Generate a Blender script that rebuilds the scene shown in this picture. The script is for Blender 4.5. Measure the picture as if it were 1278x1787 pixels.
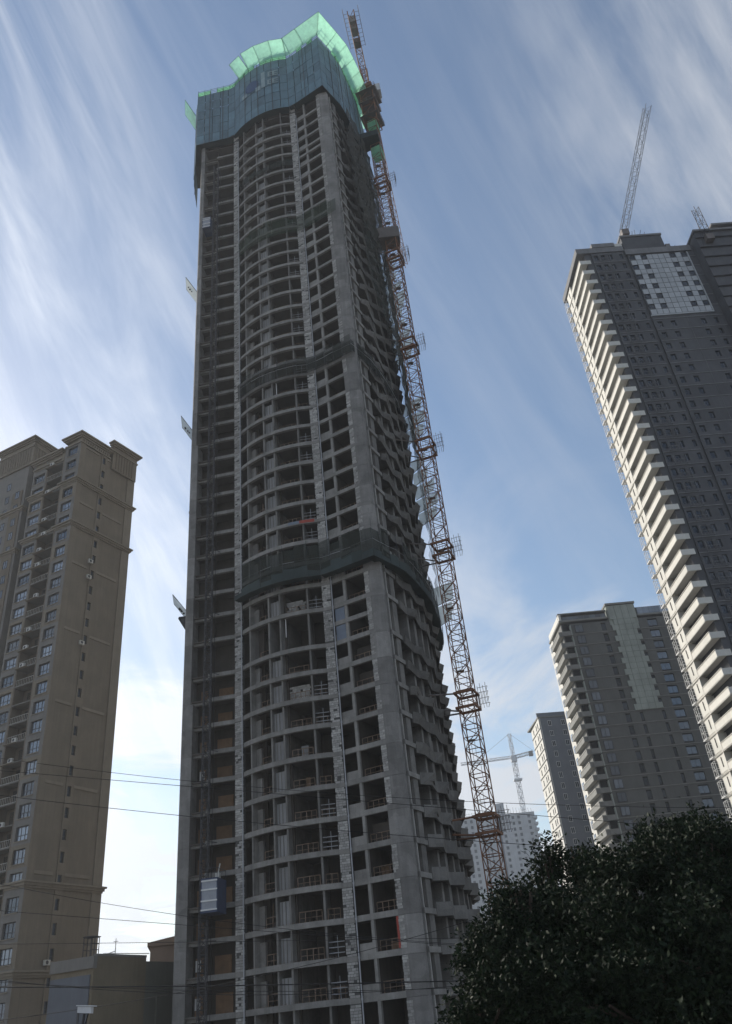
import bpy, math, random
import numpy as np
from mathutils import Matrix, Vector
R = math.radians
random.seed(7); rng = np.random.default_rng(11)
for o in list(bpy.data.objects): bpy.data.objects.remove(o, do_unlink=True)
scn = bpy.context.scene
COL = scn.collection
# ------------------------------------------------------------------ camera
F_PX, PITCH, ROLL, CAM_Z = 1400.0, R(32.60), R(-6.136), 7.0
cam = bpy.data.cameras.new('camera'); co = bpy.data.objects.new('camera', cam); COL.objects.link(co)
cr, sr, cp, sp = math.cos(ROLL), math.sin(ROLL), math.cos(PITCH), math.sin(PITCH)
rx = Vector((cr, -sr*sp, sr*cp)); ry = Vector((-sr, -cr*sp, cr*cp)); rf = Vector((0, cp, sp))
M = Matrix(((rx.x, ry.x, -rf.x, 0), (rx.y, ry.y, -rf.y, 0), (rx.z, ry.z, -rf.z, CAM_Z), (0, 0, 0, 1)))
co.matrix_world = M
cam.sensor_fit = 'HORIZONTAL'; cam.sensor_width = 36; cam.lens = F_PX*36/1278
cam.clip_start = .1; cam.clip_end = 6000
scn.camera = co
# ------------------------------------------------------------------ light
SUN_AZ, SUN_EL = -45.0, 27.0          # degrees from the view direction (+Y), negative = left
w = bpy.data.worlds.new('World'); scn.world = w; w.use_nodes = True
nt = w.node_tree; nt.nodes.clear()
def nd(t, **k):
    n = nt.nodes.new(t)
    for a, b in k.items(): setattr(n, a, b)
    return n
L = nt.links.new
out = nd('ShaderNodeOutputWorld'); bg = nd('ShaderNodeBackground'); L(bg.outputs[0], out.inputs[0])
bg.inputs[1].default_value = .142
sky = nd('ShaderNodeTexSky', sky_type='NISHITA', sun_disc=False, sun_elevation=R(SUN_EL), sun_rotation=R(SUN_AZ))
sky.altitude = 50; sky.air_density = 1.2; sky.dust_density = .6; sky.ozone_density = 1.7
def math_(op, a, b=None, clamp=False):
    n = nd('ShaderNodeMath', operation=op, use_clamp=clamp)
    for i, v in enumerate((a, b)):
        if v is None: continue
        if hasattr(v, 'is_linked'): L(v, n.inputs[i])
        else: n.inputs[i].default_value = v
    return n.outputs[0]
# cirrus: streaks on a flat cloud layer, drawn out along one direction
tc = nd('ShaderNodeTexCoord'); sx = nd('ShaderNodeSeparateXYZ'); L(tc.outputs['Generated'], sx.inputs[0])
zz = math_('MAXIMUM', sx.outputs[2], .03)
zz = math_('ADD', zz, .04)
px, py = math_('DIVIDE', sx.outputs[0], zz), math_('DIVIDE', sx.outputs[1], zz)
LOWX, LOWY = 1.4, 4.4
# cirrus combed out in a fan: angle and distance about a point behind the viewer
qx, qy = math_('ADD', px, .372), math_('ADD', py, .43)
ang = math_('ARCTAN2', qx, qy); dist = math_('SQRT', math_('ADD', math_('MULTIPLY', qx, qx), math_('MULTIPLY', qy, qy)))
cv = nd('ShaderNodeCombineXYZ'); L(ang, cv.inputs[0]); L(math_('LOGARITHM', math_('ADD', dist, .3), 2.718), cv.inputs[1])
cp_ = nd('ShaderNodeCombineXYZ'); L(px, cp_.inputs[0]); L(py, cp_.inputs[1])
def layer(src, scale, detail, rough, dist_, lo, hi, off=(0, 0, 0), rot=0):
    m2 = nd('ShaderNodeMapping'); m2.inputs['Scale'].default_value = scale; m2.inputs['Location'].default_value = off; m2.inputs['Rotation'].default_value = (0, 0, R(rot)); L(src.outputs[0], m2.inputs[0])
    n = nd('ShaderNodeTexNoise'); n.inputs['Scale'].default_value = 1.0; n.inputs['Detail'].default_value = detail
    n.inputs['Roughness'].default_value = rough; n.inputs['Distortion'].default_value = dist_
    L(m2.outputs[0], n.inputs['Vector'])
    r = nd('ShaderNodeMapRange'); r.interpolation_type = 'SMOOTHSTEP'; r.inputs[1].default_value = lo; r.inputs[2].default_value = hi
    L(n.outputs[0], r.inputs[0]); return r.outputs[0]
st1 = layer(cv, (8.0, 1.5, 1), 7, .57, .6, .35, .76, (.4, .1, 0))      # long streaks
st2 = layer(cv, (30.0, 2.2, 1), 8, .68, .9, .40, .82, (1.7, .4, 0))       # fine combing
pat = layer(cp_, (1.6, 1.1, 1), 4, .55, .3, .30, .62, (.75, 1.2, 0))      # patchiness
low = layer(cp_, (1.55, 1.0, 1), 8, .6, .7, .40, .60, (LOWX, LOWY, 0), 25)     # broader banks far off
lane = nd('ShaderNodeMapRange'); lane.interpolation_type = 'SMOOTHSTEP'; lane.inputs[1].default_value = .05; lane.inputs[2].default_value = .34
L(math_('ABSOLUTE', math_('SUBTRACT', ang, .36)), lane.inputs[0])
wt = math_('ADD', math_('MULTIPLY', lane.outputs[0], .66), .16)
cl = math_('MULTIPLY', math_('ADD', math_('MULTIPLY', st1, 1.05), math_('MULTIPLY', st2, .24)), math_('MULTIPLY', wt, math_('ADD', math_('MULTIPLY', pat, .75), .4)))
far = nd('ShaderNodeMapRange'); far.interpolation_type = 'SMOOTHSTEP'; far.inputs[1].default_value = .64; far.inputs[2].default_value = .22
L(sx.outputs[2], far.inputs[0])
cl = math_('ADD', cl, math_('MULTIPLY', math_('MULTIPLY', low, far.outputs[0]), .95), True)
hzn = nd('ShaderNodeMapRange'); hzn.interpolation_type = 'SMOOTHSTEP'; hzn.inputs[1].default_value = .22; hzn.inputs[2].default_value = .02
L(sx.outputs[2], hzn.inputs[0])
cl = math_('ADD', cl, math_('MULTIPLY', hzn.outputs[0], .35), True)
# cloud brightness: the sky's own light, whitened, stronger towards the sun (forward scattering)
sd = (math.sin(R(SUN_AZ))*math.cos(R(SUN_EL)), math.cos(R(SUN_AZ))*math.cos(R(SUN_EL)), math.sin(R(SUN_EL)))
dp = nd('ShaderNodeVectorMath', operation='DOT_PRODUCT'); L(tc.outputs['Generated'], dp.inputs[0]); dp.inputs[1].default_value = sd
mu = math_('MAXIMUM', dp.outputs['Value'], 0.0)
glow = math_('ADD', math_('MULTIPLY', math_('POWER', mu, 6.0), 5.0), 5.0)
cc = nd('ShaderNodeVectorMath', operation='SCALE'); cc.inputs[0].default_value = (.96, 1.0, 1.07); L(glow, cc.inputs[3])
mx = nd('ShaderNodeMix', data_type='RGBA'); L(math_('MULTIPLY', cl, .92), mx.inputs[0]); L(sky.outputs[0], mx.inputs[6]); L(cc.outputs[0], mx.inputs[7])
L(mx.outputs[2], bg.inputs[0])
sl = bpy.data.lights.new('sun', 'SUN'); sl.energy = 5.0; sl.angle = R(.55); sl.color = (1, .93, .82)
so = bpy.data.objects.new('sun', sl); COL.objects.link(so); so.location = (-60, 60, 200)
so.rotation_euler = Vector((-sd[0], -sd[1], -sd[2])).to_track_quat('-Z', 'Y').to_euler()
vs = scn.view_settings; vs.view_transform = 'Standard'; vs.look = 'None'; vs.exposure = 0.0; vs.gamma = 1
try: vs.use_curve_mapping = False
except Exception: pass
scn.render.engine = 'CYCLES'
# ------------------------------------------------------------------ helpers
def ray(px_, py_):
    x = (px_-639)/F_PX; y = -(py_-893.5)/F_PX
    return rx*x + ry*y + rf
def at_y(px_, py_, Y):
    d = ray(px_, py_); k = Y/d.y; return Vector((d.x*k, Y, CAM_Z+d.z*k))
def at_d(px_, py_, D):
    d = ray(px_, py_); k = D/math.hypot(d.x, d.y); return Vector((d.x*k, d.y*k, CAM_Z+d.z*k))
def pol(az, D, z=0): return Vector((D*math.sin(R(az)), D*math.cos(R(az)), z))
MATS = {}
def mat(name, col, rough=.85, var=.18, scale=.6, streak=0., bump=0., objvar=.0, metal=0., spec=.3, trans=0., alpha=0., fine=0., island=0., patch=0.):
    m = bpy.data.materials.new(name); m.use_nodes = True; t = m.node_tree; t.nodes.clear(); l = t.links.new
    o = t.nodes.new('ShaderNodeOutputMaterial'); b = t.nodes.new('ShaderNodeBsdfPrincipled')
    b.inputs['Roughness'].default_value = rough; b.inputs['Metallic'].default_value = metal; b.inputs['Specular IOR Level'].default_value = spec
    g = t.nodes.new('ShaderNodeNewGeometry')
    def mm(op, a, c):
        n = t.nodes.new('ShaderNodeMath'); n.operation = op
        for i, v in enumerate((a, c)):
            if hasattr(v, 'is_linked'): l(v, n.inputs[i])
            else: n.inputs[i].default_value = v
        return n.outputs[0]
    def noise(sc, det, vec=None, ro=.6):
        n = t.nodes.new('ShaderNodeTexNoise'); n.inputs['Scale'].default_value = sc; n.inputs['Detail'].default_value = det
        n.inputs['Roughness'].default_value = ro; l(vec or g.outputs['Position'], n.inputs['Vector']); return n.outputs[0]
    n1 = noise(scale, 6)
    f = mm('MULTIPLY_ADD', n1, 2*var*2); t.nodes[-1].inputs[2].default_value = 1-2*var
    if streak:
        mp = t.nodes.new('ShaderNodeMapping'); mp.inputs['Scale'].default_value = (2.6, 2.6, .16); l(g.outputs['Position'], mp.inputs[0])
        s = noise(1.0, 4, mp.outputs[0]); f = mm('MULTIPLY', f, mm('ADD', mm('MULTIPLY', s, 2*streak), 1-streak))
    if fine:
        s = noise(9.0, 3); f = mm('MULTIPLY', f, mm('ADD', mm('MULTIPLY', s, 2*fine), 1-fine))
    if patch:
        vo = t.nodes.new('ShaderNodeTexVoronoi'); vo.distance = 'CHEBYCHEV'; vo.inputs['Scale'].default_value = .75; l(g.outputs['Position'], vo.inputs['Vector'])
        sp_ = t.nodes.new('ShaderNodeSeparateColor'); l(vo.outputs['Color'], sp_.inputs[0]); f = mm('MULTIPLY', f, mm('ADD', mm('MULTIPLY', sp_.outputs[0], 2*patch), 1-patch))
    if island: f = mm('MULTIPLY', f, mm('ADD', mm('MULTIPLY', g.outputs['Random Per Island'], 2*island), 1-island))
    if objvar:
        oi = t.nodes.new('ShaderNodeObjectInfo'); f = mm('MULTIPLY', f, mm('ADD', mm('MULTIPLY', oi.outputs['Random'], 2*objvar), 1-objvar))
    v = t.nodes.new('ShaderNodeVectorMath'); v.operation = 'SCALE'; v.inputs[0].default_value = col; l(f, v.inputs[3])
    l(v.outputs[0], b.inputs['Base Color'])
    if bump:
        bp = t.nodes.new('ShaderNodeBump'); bp.inputs['Strength'].default_value = bump; bp.inputs['Distance'].default_value = .05
        l(noise(6., 5), bp.inputs['Height']); l(bp.outputs[0], b.inputs['Normal'])
    sh = b.outputs[0]
    if trans:
        tr = t.nodes.new('ShaderNodeBsdfTranslucent'); l(v.outputs[0], tr.inputs[0])
        x = t.nodes.new('ShaderNodeMixShader'); x.inputs[0].default_value = trans; l(sh, x.inputs[1]); l(tr.outputs[0], x.inputs[2]); sh = x.outputs[0]
    if alpha:
        tp = t.nodes.new('ShaderNodeBsdfTransparent')
        x = t.nodes.new('ShaderNodeMixShader'); x.inputs[0].default_value = alpha; l(sh, x.inputs[1]); l(tp.outputs[0], x.inputs[2]); sh = x.outputs[0]
    l(sh, o.inputs[0]); MATS[name] = m; return m
def glassm(name, col, rough=.08):
    m = mat(name, col, rough, .1, .4, objvar=.35, spec=.8, metal=.55); return m
mat('concrete', (0.1794, 0.172, 0.161), .9, .24, .5, streak=.3, patch=.12, bump=.5, objvar=.10, fine=.12)
mat('concrete_dark', (0.1327, 0.1262, 0.1162), .92, .28, .5, streak=.3, patch=.12, bump=.5, objvar=.15, fine=.15)
mat('concrete_lift', (0.2182, 0.2104, 0.2005), .9, .22, .7, streak=.22, patch=.12, bump=.5, objvar=.20, fine=.15)
mat('concrete_beam', (0.241, 0.2317, 0.2165), .9, .30, .6, streak=.3, bump=.5, objvar=.10, fine=.18)
mat('panel_concrete', (0.2567, 0.2567, 0.2578), .88, .14, .8, streak=.18, bump=.3, objvar=.16)
mat('interior', (0.0791, 0.0688, 0.0595), .95, .2, .6, streak=.2, objvar=.12)  # raw concrete with the shade of the deep rooms darkened into its colour
mat('soffit', (0.1209, 0.1097, 0.0986), .95, .2, .6)  # slab concrete, toned down to carry the shade on its underside
mat('block', (0.3594, 0.3493, 0.3315), .95, .2, .8, bump=.4, fine=.3, objvar=.16, island=.26)
mat('mortar', (.09, .088, .085), .95, .2, 3)
mat('rail_rust', (.235, .17, .125), .8, .3, 3)
mat('plywood', (.205, .125, .072), .8, .2, 1.5, streak=.2, objvar=.3)
mat('pipe_pvc', (.42, .43, .45), .5, .1, 1)
mat('redboard', (.36, .07, .05), .7, .2, 1.5)
mat('bluepanel', (.16, .19, .24), .6, .15, 1.)
mat('screen', (.105, .185, .235), .6, .22, .5, streak=.2, objvar=.16, fine=.35)
mat('screen_dark', (.035, .05, .05), .8, .25, .5, objvar=.2)
mat('screen_light', (.25, .33, .36), .7, .15, .8)
mat('screen_blue', (.05, .09, .18), .7, .15, .8)
mat('net_green', (.36, .72, .50), .85, .16, 1.1, streak=.12, objvar=.16, trans=.68, alpha=.16)
mat('net_white', (.66, .74, .72), .8, .12, .6, objvar=.08, trans=.65, alpha=.18)
mat('net_mesh_thin', (.045, .05, .042), .9, .3, .8, trans=.15, alpha=.70)
mat('net_mesh', (.04, .05, .042), .9, .3, .4, trans=.15, alpha=.55)
mat('net_mesh_green', (.055, .085, .055), .9, .3, .4, trans=.2, alpha=.74)
mat('debris', (.05, .05, .042), .95, .35, .35, bump=.6, trans=.1, alpha=.15, objvar=.2)
mat('steel_dark', (.07, .07, .075), .6, .2, 2, metal=.3)
mat('steel_green', (.06, .16, .09), .7, .2, 2)
mat('crane_paint', (.22, .098, .047), .55, .3, .35, fine=.25, spec=.4)
mat('crane_grey', (.16, .14, .13), .6, .2, 1)
mat('crane_white', (.58, .60, .62), .5, .15, 1)
mat('counterweight', (.25, .24, .23), .9, .2, 1)
mat('hoist_blue', (.05, .07, .13), .55, .2, 1)
mat('hoist_mesh', (.30, .32, .36), .5, .15, 2)
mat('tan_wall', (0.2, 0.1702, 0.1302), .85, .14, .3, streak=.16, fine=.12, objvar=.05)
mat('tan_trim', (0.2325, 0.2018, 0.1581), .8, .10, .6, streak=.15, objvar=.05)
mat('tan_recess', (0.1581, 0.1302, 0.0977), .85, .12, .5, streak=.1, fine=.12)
mat('grey_render', (0.186, 0.1748, 0.16), .85, .12, .6, streak=.15)
mat('window_frame', (.05, .05, .055), .5, .1, 1)
mat('frame_white', (.70, .70, .69), .5, .08, 1)
glassm('glass_dark', (.03, .036, .046)); glassm('glass', (.08, .10, .125)); glassm('glass_pale', (.19, .225, .27), .12)  # glass_pale has the bluish reflected sky put into its base colour
mat('void', (.02, .02, .022), .9, .2, 1)
mat('ac_white', (.55, .54, .50), .6, .12, 2)
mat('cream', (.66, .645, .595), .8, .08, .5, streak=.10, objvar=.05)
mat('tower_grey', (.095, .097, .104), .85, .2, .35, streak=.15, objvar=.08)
mat('tower_ledge', (.20, .20, .205), .85, .15, .6, streak=.2)
mat('tile_pale', (.42, .44, .46), .6, .10, .6, objvar=.10)
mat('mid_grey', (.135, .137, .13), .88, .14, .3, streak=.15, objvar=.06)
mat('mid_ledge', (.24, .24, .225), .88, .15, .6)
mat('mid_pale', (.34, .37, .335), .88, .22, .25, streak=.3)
mat('far_white', (.44, .46, .48), .88, .12, .25, streak=.12)
mat('far_grey', (.20, .215, .235), .88, .12, .25, streak=.1)
mat('low_blue', (.12, .13, .15), .8, .12, .5, streak=.15)
mat('low_tan', (.19, .155, .105), .85, .15, .4, streak=.15, fine=.1)
mat('low_olive', (.15, .15, .125), .85, .15, .4, streak=.1)
mat('brick_red', (.27, .195, .145), .9, .15, .6)
mat('wire', (.015, .015, .017), .6, .1, 1)
mat('bark', (.06, .045, .035), .95, .3, 4, bump=.5)
mat('ground', (.13, .125, .115), .95, .2, .05, fine=.1)
mat('cctv', (.62, .63, .65), .45, .1, 2)

class MB:
    def __init__(s): s.v = []; s.f = []
    def pts(s, P, F):
        b = len(s.v); s.v += [tuple(p) for p in P]; s.f += [tuple(b+i for i in q) for q in F]
    def hexa(s, P): s.pts(P, [(0, 3, 2, 1), (4, 5, 6, 7), (0, 1, 5, 4), (1, 2, 6, 5), (2, 3, 7, 6), (3, 0, 4, 7)])
    def box(s, x0, x1, y0, y1, z0, z1): s.hexa([(x0, y0, z0), (x1, y0, z0), (x1, y1, z0), (x0, y1, z0), (x0, y0, z1), (x1, y0, z1), (x1, y1, z1), (x0, y1, z1)])
    def prism(s, poly, z0, z1):
        n = len(poly); a = sum(poly[i][0]*poly[(i+1) % n][1]-poly[(i+1) % n][0]*poly[i][1] for i in range(n))
        if a < 0: poly = poly[::-1]
        s.pts([(p[0], p[1], z0) for p in poly]+[(p[0], p[1], z1) for p in poly],
              [tuple(range(n))[::-1], tuple(range(n, 2*n))]+[(i, (i+1) % n, n+(i+1) % n, n+i) for i in range(n)])
    def bar(s, a, b, r=.05, n=4):
        a = Vector(a); b = Vector(b); d = (b-a)
        if d.length < 1e-6: return
        d.normalize(); u = d.orthogonal().normalized() if abs(d.z) < .99 else Vector((1, 0, 0)); v = d.cross(u).normalized(); u = v.cross(d)
        P = []
        for q in (a, b):
            for k in range(n):
                t = 2*math.pi*(k+.5)/n; P.append(q+(u*math.cos(t)+v*math.sin(t))*r)
        s.pts(P, [(k, (k+1) % n, n+(k+1) % n, n+k) for k in range(n)]+[tuple(range(n))[::-1], tuple(range(n, 2*n))])
    def poly(s, P): s.pts(P, [tuple(range(len(P)))])
    def sheet(s, P, Q, th=0.03):
        """thin slab between polyline P (bottom) and Q (top) quads with thickness"""
        for i in range(len(P)-1):
            a, b, c, d = map(Vector, (P[i], P[i+1], Q[i+1], Q[i])); n = (b-a).cross(d-a)
            if n.length < 1e-9: continue
            n = n.normalized()*th; s.hexa([a, b, b+n, a+n, d, c, c+n, d+n])
    def mesh(s, name, m):
        me = bpy.data.meshes.new(name); me.from_pydata(s.v, [], s.f); me.update()
        me.materials.append(MATS[m] if isinstance(m, str) else m); return me
PINV = {}
def link(name, me, parent=None, loc=(0, 0, 0)):
    o = bpy.data.objects.new(name, me); COL.objects.link(o); o.location = loc
    if parent is not None: o.parent = parent; o.matrix_parent_inverse = PINV[parent.name]
    return o
def part(name, mb, m, parent, loc=(0, 0, 0)):
    return link(name, mb.mesh(name, m) if isinstance(mb, MB) else mb, parent, loc)
def thing(name, label, cat, loc=(0, 0, 0), group=None):
    o = bpy.data.objects.new(name, None); COL.objects.link(o); o.location = loc; o.empty_display_size = .5
    PINV[o.name] = Matrix.Translation(-Vector(loc)); o['label'] = label; o['category'] = cat
    if group: o['group'] = group
    return o
def sub(name, mb, m, par):
    """a sub-part: par is a part whose vertices are in world coordinates (its own loc allowed)"""
    me = mb.mesh(name, m) if isinstance(mb, MB) else mb
    o = bpy.data.objects.new(name, me); COL.objects.link(o); o.parent = par; return o   # same local frame as its part
def tag(o, label, cat, group=None):
    o['label'] = label; o['category'] = cat
    if group: o['group'] = group
    return o
class Fr:
    """a wall frame: u runs along the wall, d outwards, z up"""
    def __init__(s, x, y, az, left=False):
        s.o = Vector((x, y, 0)); s.u = Vector((math.sin(R(az)), math.cos(R(az)), 0))
        s.n = Vector((-s.u.y, s.u.x, 0)) if not left else Vector((s.u.y, -s.u.x, 0))
        if s.n.dot(-s.o) < 0 : s.n = -s.n
    def p(s, u, d=0, z=0): q = s.o+s.u*u+s.n*d; return Vector((q.x, q.y, z))
    def box(s, mb, u0, u1, d0, d1, z0, z1):
        P = [s.p(u0, d0), s.p(u1, d0), s.p(u1, d1), s.p(u0, d1)]; mb.prism([(q.x, q.y) for q in P], z0, z1)
def wall_holes(mb, F, u0, u1, z0, z1, holes, d0, d1):
    """wall u0..u1 with rectangular holes [(ua,ub,za,zb)] sharing one row"""
    if not holes: F.box(mb, u0, u1, d0, d1, z0, z1); return
    za = min(h[2] for h in holes); zb = max(h[3] for h in holes)
    if za > z0: F.box(mb, u0, u1, d0, d1, z0, za)
    if zb < z1: F.box(mb, u0, u1, d0, d1, zb, z1)
    c = u0
    for h in sorted(holes):
        if h[0] > c: F.box(mb, c, h[0], d0, d1, za, zb)
        c = h[1]
    if c < u1: F.box(mb, c, u1, d0, d1, za, zb)
def window_mesh(F, u0, u1, d, z0, z1, mull=1, trans=True, fr=.06):
    a = MB(); F.box(a, u0, u0+fr, d-.05, d+.03, z0, z1); F.box(a, u1-fr, u1, d-.05, d+.03, z0, z1)
    F.box(a, u0+fr, u1-fr, d-.05, d+.03, z0, z0+fr); F.box(a, u0+fr, u1-fr, d-.05, d+.03, z1-fr, z1)
    for k in range(mull):
        c = u0+(u1-u0)*(k+1)/(mull+1); F.box(a, c-fr*.4, c+fr*.4, d-.04, d+.02, z0+fr, z1-fr)
    if trans: zc = z0+(z1-z0)*.38; F.box(a, u0+fr, u1-fr, d-.03, d+.015, zc-fr*.4, zc+fr*.4)
    g = MB(); F.box(g, u0+fr*.5, u1-fr*.5, d-.035, d-.02, z0+fr*.5, z1-fr*.5)
    return a, g
# ------------------------------------------------------------------ ground
g = MB(); g.poly([(-3000, -3000, 0), (3000, -3000, 0), (3000, 3000, 0), (-3000, 3000, 0)])
go = part('ground', g, 'ground', None); go['kind'] = 'structure'
# ================================================================== the unfinished tower
YS = [190,209,225,242,253,269,289.5,309,329,349,368,390,411,432,456,480,507,532,555,579,602,628,655,687,717,750,781,817,851,886,921,957,998,1043,1073,1107,1151,1197,1247,1300,1356,1414,1475,1531,1597,1664,1740]
YX = ([190,410,629,885,1107,1356,1531,1740], [551,573,595,622,645,672,698,722])
zs = []
for y in YS:
    d = ray(float(np.interp(y, *YX)), y); zs.append(7+81*d.z/math.hypot(d.x, d.y))
zs = np.array(zs[::-1])                      # beam levels, rising
MEZZ = {12, 42}                              # extra beams of the plant floors, only in the straight bay
zsm = zs.copy()
for i in range(1, len(zs)-1):
    if not ({i-1, i, i+1} & MEZZ): zsm[i] = .5*zs[i]+.25*(zs[i-1]+zs[i+1])
zs = zsm; NF = len(zs); TOPZ = float(zs[-1]); ROOF = 161.0
LEV = [i for i in range(NF) if i not in MEZZ]                     # main slabs
extra = [TOPZ+3*k for k in range(1, 6)]                            # slabs behind the top screen
tower = thing('unfinished_tower', 'slender raw concrete high-rise under construction with curved front and wrapped top', 'tower', (-8, 95, 0))
FRb = Fr(-.3, 80.6, -61.7)                   # straight bay beside the corner
FLb = Fr(-17.2, 88.0, -82.6)                 # left bay behind the hoist
A_, B_ = Vector((-6.1, 83.4)), Vector((-16.05, 87.3)); SAG = 1.15
ch = (B_-A_); cl_ = ch.length; dch = ch/cl_; nch = Vector((-dch.y, dch.x))
if nch.dot(-A_) < 0: nch = -nch
RAD = cl_**2/8/SAG+SAG/2; CEN = (A_+B_)/2-nch*(RAD-SAG); HALF = math.asin(cl_/2/RAD)
def arc(wf, off=0, z=0):
    a = (wf-.5)*2*HALF; q = CEN+(nch*math.cos(a)+dch*math.sin(a))*(RAD+off); return Vector((q.x, q.y, z))
def arcbox(mb, w0, w1, o0, o1, z0, z1, n=None):
    n = n or max(1, int(round((w1-w0)*16)))
    ws = [w0+(w1-w0)*i/n for i in range(n+1)]
    mb.prism([tuple(arc(x, o1)[:2]) for x in ws]+[tuple(arc(x, o0)[:2]) for x in ws[::-1]], z0, z1)
# right flank: a convex path from the corner backwards
RPTS = [(1.17, 80.97), (2.5, 83.5), (4.4, 88.0), (6.0, 93.0), (7.2, 99.5), (7.7, 106), (7.2, 112)]
RP = [Vector(p) for p in RPTS]; RS = [0]
for i in range(1, len(RP)): RS.append(RS[-1]+(RP[i]-RP[i-1]).length)
def rp(s_, off=0, z=0):
    s_ = max(0, min(RS[-1]-1e-4, s_)); i = max(k for k in range(len(RP)-1) if RS[k] <= s_)
    t = (s_-RS[i])/(RS[i+1]-RS[i]); q = RP[i].lerp(RP[i+1], t)
    def nrm(k):
        d = (RP[min(k+1, len(RP)-1)]-RP[max(k-1, 0)]).normalized(); return Vector((d.y, -d.x))
    n = nrm(i).lerp(nrm(i+1), t).normalized(); q = q+n*off; return Vector((q.x, q.y, z))
RLEN = RS[-1]
c1, c2, c3 = Vector((-.3, 80.6)), Vector((.9, 80.5)), Vector((1.17, 80.97))
# ---- floor slabs: one outline, inset from the beams
outl = [tuple(rp(x, -.25)[:2]) for x in np.linspace(.6, RLEN, 10)]+[(2, 118), (-18, 118), (-24.5, 104), tuple(FLb.p(6.2, -.3)[:2]), tuple(FLb.p(0, -.3)[:2])]
outl += [tuple(arc(x, -.25)[:2]) for x in np.linspace(1, 0, 9)]+[tuple(FRb.p(5.1, -.25)[:2]), tuple(FRb.p(.5, -.25)[:2])]
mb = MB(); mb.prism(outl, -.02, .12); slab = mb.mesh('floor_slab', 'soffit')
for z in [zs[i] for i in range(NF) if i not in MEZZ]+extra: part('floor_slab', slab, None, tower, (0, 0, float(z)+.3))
# ---- core that closes the rooms off
core = [tuple(FRb.p(.9, -4.2)[:2]), tuple(FRb.p(5.0, -4.2)[:2])]+[tuple(arc(x, -5.2)[:2]) for x in (.1, .4, .7, 1.0)]
core += [tuple(FLb.p(0.2, -2.3)[:2]), tuple(FLb.p(5.6, -2.3)[:2]), (-22.0, 104), (-16, 115), (1, 115)]+[tuple(rp(x, -3.2)[:2]) for x in np.linspace(RLEN-2, 4, 5)]
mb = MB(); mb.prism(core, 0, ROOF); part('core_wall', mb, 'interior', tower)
# ---- corner column, one pour per floor
seg = [0]+[float(zs[i]) for i in LEV]+extra
poly = [tuple(FRb.p(.8, 0)[:2]), tuple(c1), tuple(c2), tuple(c3), tuple(rp(.5, -.9)[:2]), tuple(FRb.p(.8, -.8)[:2])]
for i in range(len(seg)-1):
    mb = MB(); mb.prism(poly, seg[i]+.012, seg[i+1]-.012); part('column_pour', mb, 'concrete_lift', tower)
# ---- blockwork infill: real blocks, proud of recessed mortar
def blocks(F, u0, u1, z0, z1, d, name='blockwork', bw=.42, bh=.235):
    mb = MB(); r = 0; z = z0
    while z < z1-.08:
        h = min(bh, z1-z)-.03; u = u0-(r % 2)*bw*.5
        while u < u1:
            bw_ = bw*random.choice((.7, 1, 1, 1.3)); a, b = max(u, u0), min(u+bw_-.028, u1)
            if b-a > .06 and random.random() > .07:
                dd = d+random.uniform(-.014, .016); F.box(mb, a, b, d-.16, dd, z, z+h)
            u += bw_
        z += bh; r += 1
    return mb
class Arcf:                                   # the pilaster by the curved bay, as a frame
    pass
def fr2(p, q):                                # frame between two plan points
    v = q-p; return Fr(p.x, p.y, math.degrees(math.atan2(v.x, v.y))), v.length
FPR, LPR = fr2(FRb.p(5.22, .05), arc(0, .12)); FPL, LPL = fr2(arc(1, .12), FLb.p(-.02, .32))
for i in range(len(seg)-1):
    z0, z1 = seg[i]+.42, seg[i+1]-.02
    if i == 0: z0 = .1
    for F, u0, u1 in ((FPR, .18, LPR), (FPL, 0.02, LPL-.12)):
        o = part('block_pilaster', blocks(F, u0, u1, z0, z1, .05), 'block', tower); o['kind'] = 'stuff'
        sub('mortar_bed', (lambda m: (F.box(m, u0, u1, -.4, .02, z0-.42 if i else .1, z1), m)[1])(MB()), 'mortar', o)
    if i % 9 != 5:
        o = part('block_strip', blocks(FRb, .22, .82, z0+.1, z1, .035, bw=.33), 'block', tower); o['kind'] = 'stuff'
# band beams crossing the pilasters
for k, i in enumerate(LEV):
    z = float(zs[i])
    for F, u0, u1 in ((FPR, .16, LPR), (FPL, 0, LPL-.1)):
        mb = MB(); F.box(mb, u0, u1, -.3, .07, z-.02, z+.40); part('pilaster_band', mb, 'concrete_beam', tower)
# ---- edge beams, rails, posts
railm = {}
def rail_bars(P, h=1.0, step=.55, r=.042):
    mb = MB()
    for a, b in zip(P[:-1], P[1:]):
        mb.bar(a+Vector((0, 0, h)), b+Vector((0, 0, h)), r); mb.bar(a+Vector((0, 0, h*.5)), b+Vector((0, 0, h*.5)), r*.7)
        n = max(1, int((b-a).length/step))
        for k in range(n+1):
            q = a.lerp(b, k/n); mb.bar(q, q+Vector((0, 0, h)), r*random.choice((.8, 1, 1.3)))
    return mb
bR = MB(); FRb.box(bR, .8, 5.2, -.32, 0, 0, .52); bR = bR.mesh('edge_beam', 'concrete_beam')
bL1 = MB(); FLb.box(bL1, .05, 3.3, -.35, 0, 0, .48); bL1 = bL1.mesh('edge_beam', 'concrete_beam')
bL2 = MB(); FLb.box(bL2, 3.3, 5.62, -1.0, -.55, -.02, .46); bL2 = bL2.mesh('edge_beam', 'concrete_beam')
bC = MB(); arcbox(bC, 0.0, 1.0, -.3, .10, 0, .50, 18); bC = bC.mesh('curved_beam', 'concrete_beam')
stub = MB()
for x in np.linspace(.04, .97, 40): q = arc(x+random.uniform(-.006, .006), -.06, .5); stub.bar(q, q+Vector((random.uniform(-.05, .05), 0, random.uniform(.05, .17))), .022)
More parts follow.
